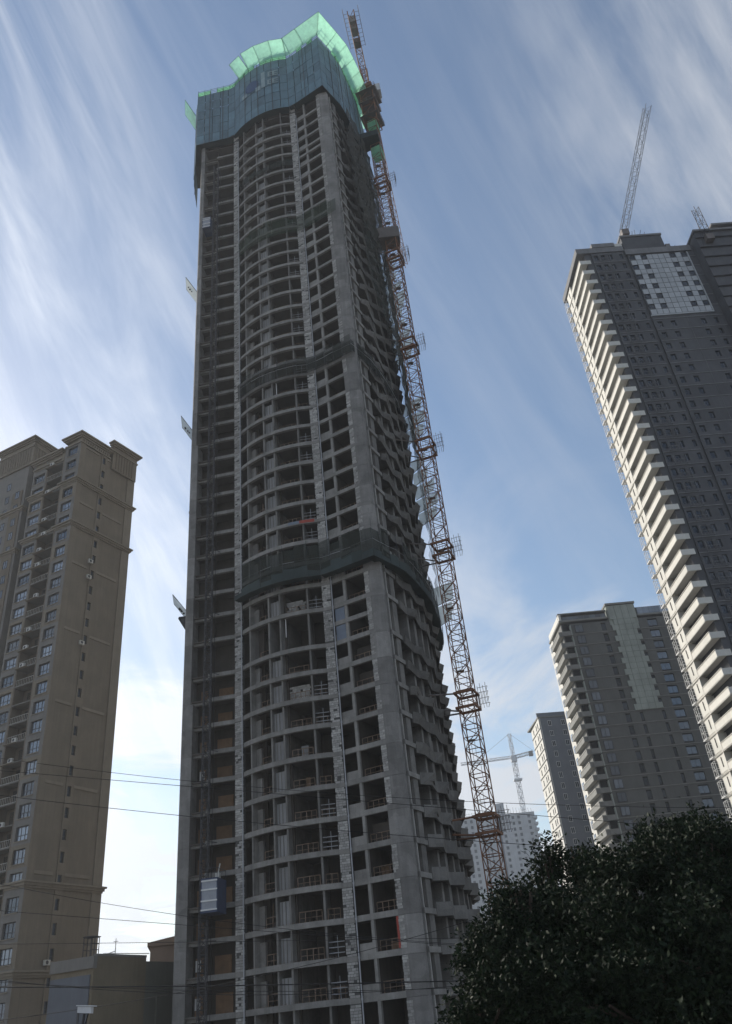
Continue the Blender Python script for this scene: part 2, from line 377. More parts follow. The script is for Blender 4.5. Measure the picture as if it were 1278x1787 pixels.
stub = stub.mesh('rebar_stubs', 'rail_rust')
rr = [rail_bars([FRb.p(u, -.9, 0) for u in (1.0, 2.2, 3.45)]).mesh('guard_rail', 'rail_rust') for k in range(3)]
rc1 = [rail_bars([arc(x, -.75) for x in (.60, .70, .80)], 1.05, .45).mesh('guard_rail', 'rail_rust') for k in range(4)]
rc1 = [rail_bars([arc(x, -.75) for x in (.20, .30, .42)], 1.05, .45).mesh('guard_rail', 'rail_rust') for k in range(4)]
rc2 = [rail_bars([arc(x, -.75) for x in (.63, .71, .79)], 1.05, .5).mesh('guard_rail', 'rail_rust') for k in range(4)]
rc3 = [rail_bars([arc(x, -.5) for x in (.03, .14)], 1.0, .4).mesh('guard_rail', 'rail_rust') for k in range(3)]
# w runs right (0) to left (1)
WP = {'a': .16, 'b': .475, 'c': .615, 'd': .885}
for k, x in WP.items():
    mb = MB(); arcbox(mb, x-.009, x+.009, -5.3 if k in 'bc' else -3.2, -.05 if k != 'd' else .0, 0, TOPZ+14, 1); part('fin_wall', mb, 'concrete', tower)
for x0, x1, off, dp_ in ((.79, .877, -1.3, .2), (.16, .19, -.9, .2), (.44, .466, -.9, .2)):
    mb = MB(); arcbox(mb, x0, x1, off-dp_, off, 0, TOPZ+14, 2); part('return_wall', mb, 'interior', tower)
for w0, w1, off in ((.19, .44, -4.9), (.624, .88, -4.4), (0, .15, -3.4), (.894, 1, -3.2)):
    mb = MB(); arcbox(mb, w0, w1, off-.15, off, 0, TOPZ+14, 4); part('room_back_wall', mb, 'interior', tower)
pnl = MB(); arcbox(pnl, .487, .603, -.7, -.45, .5, 2.62, 3); pnl = pnl.mesh('wall_panel', 'panel_concrete')
pnl2 = MB(); arcbox(pnl2, .80, .873, -.9, -.62, .5, 2.62, 3); pnl2 = pnl2.mesh('wall_panel', 'concrete')
ribs = MB()
for x in (.49, .535, .573): arcbox(ribs, x, x+.008, -.455, -.41, .5, 2.6, 1)
ribs = ribs.mesh('panel_rib', 'concrete')
FL0 = 18                                      # above this level boards in the left bay thin out
mb = MB(); FRb.box(mb, 3.45, 3.78, -.36, -.06, 0, TOPZ+14); part('bay_post', mb, 'concrete_beam', tower)
mb = MB(); FRb.box(mb, 3.5, 3.66, -4.2, -.36, 0, TOPZ+14); part('fin_wall', mb, 'interior', tower)
par = MB(); FRb.box(par, 3.78, 5.2, -.3, -.12, .52, 1.35); par = par.mesh('bay_parapet', 'concrete_beam')
ply = {}
for i in range(NF):
    z = float(zs[i]); zl = (0, 0, z)
    part('edge_beam', bR, None, tower, zl)
    hgt = (float(zs[i+1]) if i+1 < NF else TOPZ+3)-z
    if hgt > 2.3:
        part('guard_rail', rr[i % 3], None, tower, (0, 0, z+.45))
        if i % 5 != 2: part('bay_parapet', par, None, tower, zl)
        if i in (4, 9, 10): 
            mb = MB(); FRb.box(mb, 1.0, 3.4, -1.4, -1.3, z+.5, z+2.4); part('bay_hoarding', mb, 'interior', tower)
    if i in MEZZ: continue
    part('curved_beam', bC, None, tower, zl); part('edge_beam', bL1, None, tower, zl); part('edge_beam', bL2, None, tower, zl)
    nxt = float(zs[i+2] if i+1 in MEZZ else zs[i+1]) if i+1 < NF else TOPZ+3
    o = part('rebar_stubs', stub, None, tower, zl); o['kind'] = 'stuff'
    if i+1 in MEZZ:                           # tall plant-floor opening
        part('guard_rail', rc2[0], None, tower, (0, 0, z+.45)); continue
    o = part('wall_panel', pnl, None, tower, zl); sub('panel_rib', ribs, None, o)
    part('wall_panel', pnl2, None, tower, zl)
    part('guard_rail', rc1[i % 4], None, tower, (0, 0, z+.45)); part('guard_rail', rc2[(i*3) % 4], None, tower, (0, 0, z+.45))
    if i % 3 != 1: part('guard_rail', rc3[i % 3], None, tower, (0, 0, z+.45))
    vr = random.random()
    if vr < .16:                                  # part-built block wall in an opening
        mb = MB(); h = random.choice((.8, 1.1, 1.6, 2.0))
        for rr2 in range(int(h/.24)):
            for cc2 in range(9):
                w0 = .195+cc2*.027+(rr2 % 2)*.0135
                if random.random() < .93 or rr2 < 2: arcbox(mb, w0, w0+.0255, -1.35, -1.15+random.uniform(-.01, .01), z+.5+rr2*.24, z+.5+rr2*.24+.215, 1)
        o = part('block_wall', mb, 'block', tower); o['kind'] = 'stuff'
    elif vr < .34:
        mb = MB(); w0 = random.uniform(.22, .34); arcbox(mb, w0, w0+random.uniform(.05, .09), -1.6, -1.5, z+.5, z+random.uniform(1.3, 2.2), 1); part('leaning_board', mb, random.choice(('plywood', 'panel_concrete', 'bluepanel')), tower)
    elif vr < .52:
        for kk in range(random.randint(2, 4)): mb = MB(); q = arc(random.uniform(.64, .78), -random.uniform(1, 2.5), z+.4); mb.bar(q, q+Vector((random.uniform(-.15, .15), 0, 2.3)), .045); part('steel_prop', mb, 'rail_rust', tower)
    if i % 4 in (0, 1):                           # open shelving of rails in the small right-hand opening
        mb = MB()
        for h in (.9, 1.35, 1.8): mb.bar(arc(.01, -.35, z+h), arc(.148, -.4, z+h), .04)
        mb.bar(arc(.07, -.36, z+.5), arc(.07, -.36, z+2.3), .03); part('opening_bars', mb, 'pipe_pvc', tower)
    if random.random() < .3:
        mb = MB(); u0 = random.uniform(1.1, 2.4); FRb.box(mb, u0, u0+random.uniform(.5, 1.0), -1.9, -1.3, z+.45, z+random.uniform(.9, 1.5)); part('material_stack', mb, random.choice(('block', 'plywood', 'bluepanel')), tower)
    # left bay: plywood closing the door openings
    if i < 30:
        r_ = random.random(); mb = MB()
        u0 = 1.0+random.uniform(-.1, .15); FLb.box(mb, u0, u0+1.75, -2.28, -2.18, z+.5, z+(2.25 if i < 12 else 1.35+random.uniform(-.15, .2)))
        part('plywood_board', mb, 'plywood', tower)
        mb = MB(); FLb.box(mb, 4.1, 4.9, -2.28, -2.19, z+.5, z+(2.2 if i < 12 else 1.4)); part('plywood_board', mb, 'plywood', tower)
    if i in (0, 1, 7):
        mb = MB(); FLb.box(mb, 4.3, 4.85, -2.1, -2.05, z+1.0, z+2.0); part('white_sheet', mb, 'frame_white', tower)
# end wall left of the bay, with the light return and pour joints
for i in range(len(seg)-1):
    uw = 5.06 if seg[i] < 38 else (5.35 if seg[i] < 75 else 5.6); mb = MB(); mb.prism([tuple(FLb.p(uw, .02)[:2]), tuple(FLb.p(6.2, .02)[:2]), tuple(FLb.p(6.42, -.25)[:2]), tuple(FLb.p(6.42, -1.9)[:2]), tuple(FLb.p(uw, -1.9)[:2])], seg[i]+.01, seg[i+1]-.01)
    part('end_wall_pour', mb, 'concrete_lift', tower)
mb = MB(); mb.prism([tuple(FLb.p(5.6, -1.9)[:2]), tuple(FLb.p(6.3, -1.9)[:2]), (-25.0, 104), (-18, 118), (-17.4, 117.5), (-24.2, 104)], 0, TOPZ+10); part('side_wall', mb, 'concrete', tower)
mb = MB(); FLb.box(mb, 3.25, 3.45, -2.3, -.95, 0, TOPZ+12); part('fin_wall', mb, 'interior', tower)
mb = MB(); FLb.box(mb, .0, .2, -2.3, -.4, 0, TOPZ+12); part('fin_wall', mb, 'interior', tower)
# narrow side balconies showing past the left edge
for y in (1126, 1186, 850):
    q = at_d(316, y, 92); mb = MB(); mb.prism([(q.x-.5, 95), (q.x-.5, 97), (q.x+1.5, 97), (q.x+1.5, 95)], q.z-.15, q.z+.2); mb.prism([(q.x-.25, 95.2), (q.x-.25, 96.8), (q.x+1.5, 96.8), (q.x+1.5, 95.2)], q.z-.5, q.z-.15)
    part('side_ledge', mb, 'concrete_beam', tower)
# rain pipe down the straight bay
mb = MB(); mb.bar(FRb.p(5.2, .14, .5), FRb.p(5.2, .14, TOPZ+2), .065, 8)
for i in LEV: mb.bar(FRb.p(5.2, .14, float(zs[i])+.2), FRb.p(5.2, .14, float(zs[i])+.35), .095, 8)
part('rain_pipe', mb, 'pipe_pvc', tower)
mb = MB(); mb.bar(FPL.p(.05, .16, .5), FPL.p(.05, .16, TOPZ+2), .06, 8); part('rain_pipe', mb, 'pipe_pvc', tower)
for i in (13, 25):                              # white downpipes hanging in the tall openings
    mb = MB(); q = arc(.42, -.3, float(zs[i])-.1); mb.bar(q, q+Vector((0, 0, -2.2)), .05, 6); mb.bar(q, q+Vector((-.4, .2, .5)), .05, 6); part('downpipe', mb, 'frame_white', tower)
mb = MB(); FRb.box(mb, .84, 1.05, -.1, -.02, float(zs[1])+.55, float(zs[2])-.05); part('red_board', mb, 'redboard', tower)
mb = MB(); arcbox(mb, .03, .2, .11, .13, float(zs[17])+.1, float(zs[17])+.5, 3); part('red_banner', mb, 'redboard', tower)
mb = MB(); arcbox(mb, .2, .33, .11, .13, float(zs[17])+.12, float(zs[17])+.5, 3); part('blue_banner', mb, 'bluepanel', tower)
mb = MB(); FRb.box(mb, 3.85, 5.1, -.2, -.1, float(zs[12])+.3, float(zs[13])-.05); FRb.box(mb, 3.85, 5.1, -.2, -.1, float(zs[11])+.55, float(zs[12])-.05); part('bay_infill', mb, 'bluepanel', tower)
# ---- right flank: first bay, piers, wave balconies
mb = MB()
jam = MB()
PIER = [(1.75, 2.75), (5.6, 6.1), (7.6, 8.5), (10.6, 11.2), (13.0, 14.0), (16.4, 17.2), (19.6, 20.6), (23, 24), (26.5, 27.5)]
for a, b in PIER:
    mb = MB(); mb.prism([tuple(rp(a, -.15)[:2]), tuple(rp(b, -.15)[:2]), tuple(rp(b, -3.3)[:2]), tuple(rp(a, -3.3)[:2])], 0, TOPZ+14); part('flank_pier', mb, 'concrete', tower)
mb = MB(); mb.prism([tuple(rp(.5, .0)[:2]), tuple(rp(.68, .0)[:2]), tuple(rp(.68, -.6)[:2]), tuple(rp(.5, -.6)[:2])], 0, TOPZ+14); part('block_jamb', mb, 'block', tower)
fb = MB(); fb.prism([tuple(rp(.5, .06)[:2]), tuple(rp(2.9, .06)[:2]), tuple(rp(2.9, -.35)[:2]), tuple(rp(.5, -.35)[:2])], 0, .48); fbm = fb.mesh('flank_beam', 'concrete_beam')
fb = MB(); fb.prism([tuple(rp(.7, -2.2)[:2]), tuple(rp(1.75, -2.2)[:2]), tuple(rp(1.75, -2.4)[:2]), tuple(rp(.7, -2.4)[:2])], 0, TOPZ+14); part('room_back_wall', fb, 'interior', tower)
fw = []
for v in range(3):
    fb = MB()
    for (a, b), (c, d) in zip(PIER[1:-1], PIER[2:]):
        if random.random() < .55:
            m_ = (b+c)/2; lo, hi = (b, m_-.1) if random.random() < .5 else (m_+.1, c)
            fb.prism([tuple(rp(lo, -.6)[:2]), tuple(rp(hi, -.6)[:2]), tuple(rp(hi, -.8)[:2]), tuple(rp(lo, -.8)[:2])], .45, 2.7)
        fb.prism([tuple(rp(b, -.6)[:2]), tuple(rp(c, -.6)[:2]), tuple(rp(c, -.8)[:2]), tuple(rp(b, -.8)[:2])], .45, 1.2)
    fw.append(fb.mesh('flank_infill', 'concrete'))
fb = MB()
for s_ in np.arange(3.0, RLEN-1, 1.1): fb.prism([tuple(rp(s_, -2.9)[:2]), tuple(rp(s_+1.1, -2.9)[:2]), tuple(rp(s_+1.1, -3.2)[:2]), tuple(rp(s_, -3.2)[:2])], 0, TOPZ+14)
part('room_back_wall', fb, 'interior', tower)
WAMP = rng.uniform(.62, 1.12, (47, 9))
def wave(s_, i):
    P = 4.7; ph = (s_-3.1+(.0 if i < 7 else (i-7)*.42)) % P
    v = ph/1.25 if ph < 1.25 else max(0, 1-(ph-1.25)/3.0)
    am = WAMP[i % 47, int((s_-3.1+(.0 if i < 7 else (i-7)*.42))//P) % 9]
    return .12+(1.05 if i < 7 else .78)*am*v*min(1, (s_-2.4)/1.2)
for i in range(NF):
    if i in MEZZ: continue
    z = float(zs[i]); part('flank_beam', fbm, None, tower, (0, 0, z)); part('flank_infill', fw[i % 3], None, tower, (0, 0, z))
    ss = sorted(set([3.0]+[round(x, 2) for x in np.arange(3.0, 26, .55)]))
    # keep only the corners of the wave so that facets stay crisp
    P_ = 4.7; off = 3.1-(0 if i < 7 else (i-7)*.42); ss = [2.95]
    k = -20
    while True:
        a0 = off+k*P_
        if a0 > 27: break
        for q in (a0, a0+1.25, a0+4.25):
            if 3.0 < q < 27: ss.append(q)
        k += 1
    ss = sorted(ss)+[27]
    h1 = 1.05 if i < 5 else (.75 if i < 9 else .5)
    mb = MB(); top = [rp(q, wave(q, i), z+h1) for q in ss]; bot = [rp(q, wave(q, i)*(.95 if i < 5 else .62), z-(.15 if i < 5 else .42)) for q in ss]
    inn = [rp(q, wave(q, i)-.16, 0) for q in ss]
    for a in range(len(ss)-1):
        o0, o1 = bot[a], bot[a+1]; t0, t1 = top[a], top[a+1]; i0, i1 = inn[a], inn[a+1]
        mb.hexa([o0, o1, rp(ss[a+1], wave(ss[a+1], i)*.5-.1, o1.z), rp(ss[a], wave(ss[a], i)*.5-.1, o0.z), t0, t1, (i1.x, i1.y, z+h1), (i0.x, i0.y, z+h1)])
    o = part('wave_parapet', mb, 'concrete' if i < 7 else 'concrete_dark', tower)
    mb = MB(); mb.prism([tuple(rp(q, wave(q, i)-.17)[:2]) for q in ss]+[tuple(rp(q, -1.2)[:2]) for q in ss[::-1]], z-.06, z+.14); part('balcony_slab', mb, 'concrete_dark', tower)
# ================================================================== screens and nets on the tower
def resample(P, step):
    P = [Vector(p) for p in P]; S = [0]
    for i in range(1, len(P)): S.append(S[-1]+(P[i]-P[i-1]).length)
    n = max(1, int(round(S[-1]/step))); out = []
    for k in range(n+1):
        s_ = S[-1]*k/n; i = max(j for j in range(len(P)-1) if S[j] <= s_+1e-9) if s_ < S[-1] else len(P)-2
        out.append(P[i].lerp(P[i+1], (s_-S[i])/(S[i+1]-S[i])))
    return out
def front_path(off):
    """plan outline of the visible sides, at an offset: list of straight runs"""
    arcp = [Vector(arc(x, off)[:2]) for x in np.linspace(1, 0, 10)]
    lp = [Vector(FLb.p(6.5+off*.6, off)[:2]), Vector(FLb.p(-.1, off)[:2])]
    fp = [Vector(FRb.p(5.1, off)[:2]), Vector(FRb.p(-.75-off*.55, off)[:2])]
    rr_ = [fp[-1]]+[Vector(rp(q, off)[:2]) for q in np.linspace(3.0, RLEN-3, 9)]
    return lp, arcp, fp, rr_
lp, arcp, fp, rr_ = front_path(.95)
SB, ST = 148.4, 164.6
scr = thing('climbing_screen', 'dark teal perforated climbing screen wrapped round the top floors of the unfinished tower', 'screen', (-8, 95, SB))
side = [Vector((-26.2, 97)), Vector((-25.6, 92)), lp[0]]
runs = [(side, 1.6, SB-6), (lp+[arcp[0]], 1.55, SB), (arcp, 1.5, SB), ([arcp[-1]]+fp, 1.55, SB), (rr_, 1.6, SB)]
rows = 6
for pth, st, zb in runs:
    Q = resample(pth, st)
    for i in range(len(Q)-1):
        a, b = Q[i], Q[i+1]; d = (b-a).normalized(); n = Vector((d.y, -d.x)); a2, b2 = a+d*.05, b-d*.05
        nr = rows+(2 if zb < SB else 0)
        for r_ in range(nr):
            z0 = zb+(ST-zb)*r_/nr; z1 = zb+(ST-zb)*(r_+1)/nr; j = random.uniform(-.03, .03)
            mb = MB(); mb.prism([tuple(a2+n*j), tuple(b2+n*j), tuple(b2+n*(j-.05)), tuple(a2+n*(j-.05))], z0+.05, z1-.04)
            part('screen_panel', mb, 'screen', scr)
for pth, st, zb in runs:
    for q_ in resample(pth, st*2)[1:-1]:
        mb = MB(); mb.bar((q_.x, q_.y-.12, zb-.3), (q_.x, q_.y-.12, ST+.6), .06); part('screen_mullion', mb, 'steel_dark', scr)
# frame and soffit behind the panels, closing the gap to the building
full = side[:-1]+lp+arcp+fp+rr_[1:]
for k, zz_ in enumerate([SB+.05]+[SB+(ST-SB)*j/6 for j in range(1, 7)]):
    mb = MB(); Q = [q for q in full]
    for a, b in zip(Q[:-1], Q[1:]):
        d = (b-a).normalized(); n = Vector((-d.y, d.x)); 
        mb.prism([tuple(a+n*.07), tuple(b+n*.07), tuple(b+n*1.3), tuple(a+n*1.3)], zz_, zz_+.06)
    part('walkway_deck', mb, 'screen_dark', scr)
mb = MB()
for pth in full: mb.bar((pth.x+0, pth.y+.12, SB), (pth.x, pth.y+.12, ST+1.2), .05)
o = part('screen_frame', mb, 'steel_dark', scr); o['kind'] = 'stuff'
# faded emblem on the curved panels: a disc, a pale strip and two blocky characters
def onarc(w0, z0): return arc(w0, 1.03, z0)
mb = MB(); n_ = 20; zc = 158.6; wc = .60
mb.pts([arc(wc+.13*math.cos(2*math.pi*k/n_), 1.035, zc+1.75*math.sin(2*math.pi*k/n_)) for k in range(n_)]+[arc(wc, 1.035, zc)], [(k, (k+1) % n_, n_) for k in range(n_)])
o = part('emblem_disc', mb, 'screen_blue', scr); o['label'] = 'faded dark blue disc emblem on the teal screen'
def strip(w0, w1, z0, z1, m_='screen_light', nm='emblem_stroke'):
    mb = MB(); arcbox(mb, w0, w1, 1.02, 1.04, z0, z1, 2); return part(nm, mb, m_, scr)
strip(.36, .425, 156.4, 161.6, nm='pale_strip')
for bx_, by_ in ((.14, 159.3), (.15, 156.7)):
    strip(bx_, bx_+.17, by_+1.45, by_+1.75); strip(bx_, bx_+.17, by_+.15, by_+.4); strip(bx_+.14, bx_+.17, by_+.42, by_+1.43); strip(bx_+.06, bx_+.09, by_+.42, by_+1.43); strip(bx_, bx_+.13, by_+.8, by_+1.0)
strip(.44, .53, 156.1, 157.5); strip(.70, .80, 156.4, 157.6)
# scaffold fence above the screen
for nm, pth in (('left', lp+[arcp[0]]), ('arc', arcp), ('front', [arcp[-1]]+fp), ('flank', rr_[:6])):
    Q = resample(pth, 1.3); P3 = [Vector((q.x, q.y+.25, ST)) for q in Q]
    mb = MB()
    for q in P3: mb.bar(q, q+Vector((0, 0, random.uniform(2.0, 2.5))), .045)
    for h in (.5, 1.0, 1.5, 2.0):
        for a, b in zip(P3[:-1], P3[1:]): mb.bar(a+Vector((0, 0, h)), b+Vector((0, 0, h+random.uniform(-.05, .05))), .035)
    o = part('scaffold_fence', mb, 'steel_green', scr)
    for a, b in zip(P3[:-1], P3[1:]):
        if random.random() < .86:
            m2 = MB(); m2.sheet([a+Vector((0, .1, .1)), b+Vector((0, .1, .1))], [a+Vector((0, .1, 1.9)), b+Vector((0, .1, 1.9))], .01); sub('fence_net', m2, 'net_green', o)
# flared green catch nets
def flare(thing_, P, out, up, z, m_='net_green', sag=.12, poles='steel_green', start_n=False, end_n=False):
    """P: plan points along the foot; out: outward distance; up: rise"""
    N = []
    for i in range(len(P)):
        d = (P[min(i+1, len(P)-1)]-P[max(i-1, 0)]).normalized(); N.append(Vector((d.y, -d.x)))
    e1 = (fp[1]-fp[0]).normalized(); e2 = (rr_[1]-rr_[0]).normalized(); n1, n2 = Vector((e1.y, -e1.x)), Vector((e2.y, -e2.x)); mt = (n1+n2)/(1+n1.dot(n2))
    if end_n: N[-1] = mt
    if start_n: N[0] = mt
    for i in range(len(P)):
        a = Vector((P[i].x, P[i].y, z)); b = Vector((P[i].x+N[i].x*out, P[i].y+N[i].y*out, z+up)); mb = MB(); mb.bar(a, b, .045); part('net_pole', mb, poles, thing_)
    for i in range(len(P)-1):
        G = []
        for r_ in range(5):
            t = r_/4; row = []
            for c in range(5):
                q = P[i].lerp(P[i+1], c/4); n = N[i].lerp(N[i+1], c/4); sg = -sag*4*t*(1-t)-sag*2*(c/4)*(1-c/4)
                row.append((q.x+n.x*out*t, q.y+n.y*out*t, z+up*t+sg))
            G += row
        mb = MB(); mb.pts(G, [(r_*5+c, r_*5+c+1, r_*5+c+6, r_*5+c+5) for r_ in range(4) for c in range(4)]); part('net_panel', mb, m_, thing_)
        mb = MB(); mb.bar(G[20], G[24], .03); part('edge_rope', mb, poles, thing_)
nf = thing('catch_net', 'glowing mint green flared safety net above the front and curved side of the tower', 'safety net', (-10, 84, ST+.6), 'flared nets round the tower top')
flare(nf, resample([arcp[1], arcp[2], arcp[3]], 2.2), 2.6, 1.3, ST+1.0)
fl = resample(arcp[3:], 2.8)+resample([fp[0], fp[1]], 2.6)
flare(nf, fl, 2.7, 1.35, ST+1.0, end_n=True)
nf2 = thing('catch_net', 'pale mint flared safety net running back along the right flank at the tower top', 'safety net', (6, 90, ST+.6), 'flared nets round the tower top')
flare(nf2, resample(rr_[:7], 2.6), 2.7, 1.35, ST+1.0, start_n=True)
nf3 = thing('catch_net', 'small green net hanging off the left edge of the tower top screen', 'safety net', (-26, 92, 160), 'flared nets round the tower top')
flare(nf3, resample([Vector((-25.6, 92.0)), Vector((-24.9, 89.0))][::1], 3), 2.2, 5.0, 160.0)
# flared nets lower down, left edge and behind on the right
for lab, (px_, py_), D, pts, up, m_ in (
        ('white greenish flared net on the left edge of the tower below the upper hoist cabin', (346, 512), 93, None, 3.0, 'net_white'),
        ('white flared net with dark holes on the left edge of the tower at mid height', (341, 758), 93, None, 2.6, 'net_white'),
        ('torn white flared net above a dark bracket on the lower left edge of the tower', (330, 1072), 93, None, 2.0, 'net_white')):
    q = at_d(px_, py_, D); t_ = thing('catch_net', lab, 'safety net', q, 'flared nets on the left edge')
    flare(t_, [Vector((q.x-.5, q.y+2.6)), Vector((q.x, q.y))], 2.1, up+.8, q.z, m_, poles='steel_dark')
    for k in range(4):
        a = random.uniform(.3, .8); b = random.uniform(.2, .8); p = Vector((q.x-2.1*a-.25, q.y+1.3, q.z+(up+.8)*a-.2)); mb = MB()
        mb.pts([p+Vector((.16*math.cos(t)*random.uniform(.6, 1.2), -.35, .22*math.sin(t)*random.uniform(.6, 1.2))) for t in np.linspace(0, 5.4, 7)], [tuple(range(7))]); part('net_debris', mb, 'void', t_)
q = at_d(330, 1072, 93); mb = MB(); mb.prism([(q.x-1.3, q.y), (q.x+.4, q.y), (q.x+.4, q.y+2), (q.x-1.3, q.y+2)], q.z-.5, q.z-.2)
for k in range(5): mb.bar((q.x-1.3+.1*k, q.y+.4*k, q.z-.4), (q.x+.3, q.y+.4*k, q.z-3.2), .08)
mb.hexa([(q.x-1.2, q.y, q.z-.6), (q.x+.3, q.y, q.z-3.4), (q.x+.3, q.y+2, q.z-3.4), (q.x-1.2, q.y+2, q.z-.6), (q.x-1.1, q.y, q.z-.4), (q.x+.4, q.y, q.z-.4), (q.x+.4, q.y+2, q.z-.4), (q.x-1.1, q.y+2, q.z-.4)])
tag(part('bracket_platform', mb, 'steel_dark', None), 'dark steel bracket platform under the torn net on the left edge of the tower', 'platform')
for lab, ya, yb in (('pale flared net behind the crane mast near the top of the tower flank', 440, 622), ('pale flared net between crane mast and tower flank above its middle', 690, 760),
                    ('pale hanging net beside the crane mast at the middle of the tower flank', 790, 905), ('pale sagging net between mast and flank just below the dark collar net', 1015, 1085)):
    x_ = float(np.interp(ya, (440, 1085), (676, 772))); q0 = at_d(x_-6, ya, 104); q1 = at_d(float(np.interp(yb, (440, 1085), (676, 772))), yb, 104)
    t_ = thing('catch_net', lab, 'safety net', (q1.x, q1.y, q1.z), 'pale nets behind the crane mast')
    nseg = max(2, int((q0.z-q1.z)/2.5)); xs_ = []
    for k in range(nseg):
        za = q1.z+(q0.z-q1.z)*k/nseg; zb = q1.z+(q0.z-q1.z)*(k+1)/nseg-.15; wv = .9+.6*math.sin(k*1.3)
        mb = MB(); mb.pts([(q1.x-1.0, 106.0, za), (q1.x+wv+.6, 104.0+.3*k % 1, za+.5), (q1.x+wv+1.0, 104.4, zb+.3), (q1.x-1.0, 106.0, zb)], [(0, 1, 2, 3)]); part('net_panel', mb, 'net_white', t_)
        mb = MB(); mb.bar((q1.x-1.0, 106.0, za), (q1.x+wv+.6, 104.0, za+.5), .05); part('net_pole', mb, 'steel_dark', t_)
# bands of screen and mesh round the shaft
def band(lab, z0, z1, off, m_, which=(1, 2, 3), step=1.5, deck=True, gap=0., poles=True):
    t_ = thing('safety_screen', lab, 'safety screen', (-6, 86, z0), 'screens and meshes round the tower shaft')
    l_, a_, f_, r_ = front_path(off); P = []
    if 0 in which: P += l_
    if 1 in which: P += a_
    if 2 in which: P += f_
    if 3 in which: P += r_[1:] if 2 in which else r_
    Q = resample(P, step) if False else []
    rs = ([a_] if 1 in which else [])+([[a_[-1]]+f_] if 2 in which else [])+([r_] if 3 in which else [])
    for pth in rs:
        q = resample(pth, step)
        for a, b in zip(q[:-1], q[1:]):
            d = (b-a).normalized(); n = Vector((d.y, -d.x)); j = random.uniform(-.25, .12); jz = random.uniform(-.45, .35)
            if random.random() < gap: continue
            mb = MB()
            mb.sheet([(a.x+d.x*.02, a.y+d.y*.02, z0), (b.x-d.x*.02, b.y-d.y*.02, z0)], [(a.x+n.x*j, a.y+n.y*j, z1+jz), (b.x+n.x*j, b.y+n.y*j, z1+jz+random.uniform(-.3, .3))], .02); part('screen_panel', mb, m_, t_)
        if poles:
            for a in q[:-1]: mb = MB(); mb.bar((a.x, a.y, z0), (a.x, a.y, z1+random.uniform(.1, .9)), .035); part('screen_post', mb, 'steel_dark', t_)
            for a, b in zip(q[:-1], q[1:]): mb = MB(); h = z0+(z1-z0)*.55; mb.bar((a.x, a.y, h), (b.x, b.y, h+random.uniform(-.1, .1)), .03); part('screen_rail', mb, 'pipe_pvc', t_)
        if deck:
            for a, b in zip(q[:-1], q[1:]):
                d = (b-a).normalized(); n = Vector((-d.y, d.x)); mb = MB(); mb.prism([tuple(a), tuple(b), tuple(b+n*(off-.15)), tuple(a+n*(off-.15))], z0-.1, z0-.03); part('deck_board', mb, 'screen_dark', t_)
    return t_
def zat(y): d = ray(float(np.interp(y, *YX)), y); return 7+81*d.z/math.hypot(d.x, d.y)
t_ = band('dark green screen band wrapped round the tower at lower third height', zat(985), zat(985)+3.9, 1.2, 'net_mesh', gap=.05)
band('lower opaque skirt of the dark screen band at lower third height of the tower', zat(988)+.02, zat(988)+1.25, 1.3, 'screen_dark', deck=False, poles=False)
band('dark mesh skirt round the tower where its upper half begins', zat(628), zat(628)+2.9, .55, 'net_mesh_thin', deck=False, gap=.06)
band('second inner layer of the dark mesh skirt where the upper half begins', zat(622), zat(622)+2.0, .35, 'net_mesh', which=(2, 3), deck=False, poles=False, gap=.2)
band('thin green mesh strip across the tower front below the top floors', zat(378), zat(378)+3.6, .3, 'net_mesh_green', which=(1, 2), deck=False, poles=False, gap=.08)
band('narrow dark mesh strip across the tower front just under the top screen', zat(262), zat(262)+1.6, .3, 'net_mesh', which=(1,), deck=False, poles=False)
# debris net hanging on the upper right flank
dn = thing('debris_net', 'dark brown debris net covering the upper right flank of the tower', 'debris net', (5, 95, 100))
for r_ in range(36):
    z0 = zat(900)+r_*3.1
    if z0 > 147: break
    lo = 4.4+max(0, (104-z0))*.42 if z0 < 118 else 3.2+.5*math.sin(r_*1.7)
    for s0 in np.arange(lo, 26, 2.2):
        g_ = []
        for c in range(4):
            for k in range(4):
                g_.append(rp(s0+2.2*c/3, 1.55+.3*math.sin(s0*1.7+c+r_)*(k in (1, 2))+random.uniform(-.12, .12), z0+3.15*k/3))
        mb = MB(); mb.pts(g_, [(c*4+k, c*4+k+4, c*4+k+5, c*4+k+1) for c in range(3) for k in range(3)]); part('net_panel', mb, 'debris' if z0 > 116 or (s0 > 13 and z0 > 84) else ('net_mesh' if z0 > 96 else 'net_mesh_thin'), dn)
# ================================================================== tower crane beside the flank
def lattice(mb, a, b, w_, n, r=.07, rd=.045, ux=None, tri=False):
    """square lattice column from a to b, width w_, n bays"""
    a, b = Vector(a), Vector(b); d = (b-a).normalized(); ux = (Vector(ux)-d*d.dot(Vector(ux))).normalized(); uy = d.cross(ux).normalized()
    C = [ux*(w_/2)*i+uy*(w_/2)*j for i, j in (((-1, -1), (1, -1), (1, 1), (-1, 1)) if not tri else ((-1, -1), (1, -1), (0, .75)))]
    for c in C: mb.bar(a+c, b+c, r)
    k_ = len(C)
    for i in range(n):
        p, q = a.lerp(b, i/n), a.lerp(b, (i+1)/n)
        for k in range(k_):
            c, e = C[k], C[(k+1) % k_]
            mb.bar(p+c, p+e, rd); mb.bar(*((p+c, q+e) if (i+k) % 2 else (p+e, q+c)), rd)
CX = pol(5.88, 93.0); UXC = (math.cos(R(-20)), math.sin(R(-20)), 0)
SLEW = 7+93*1.735
crane = thing('tower_crane', 'orange lattice tower crane standing against the right flank of the unfinished tower', 'crane', (CX.x, CX.y, 0))
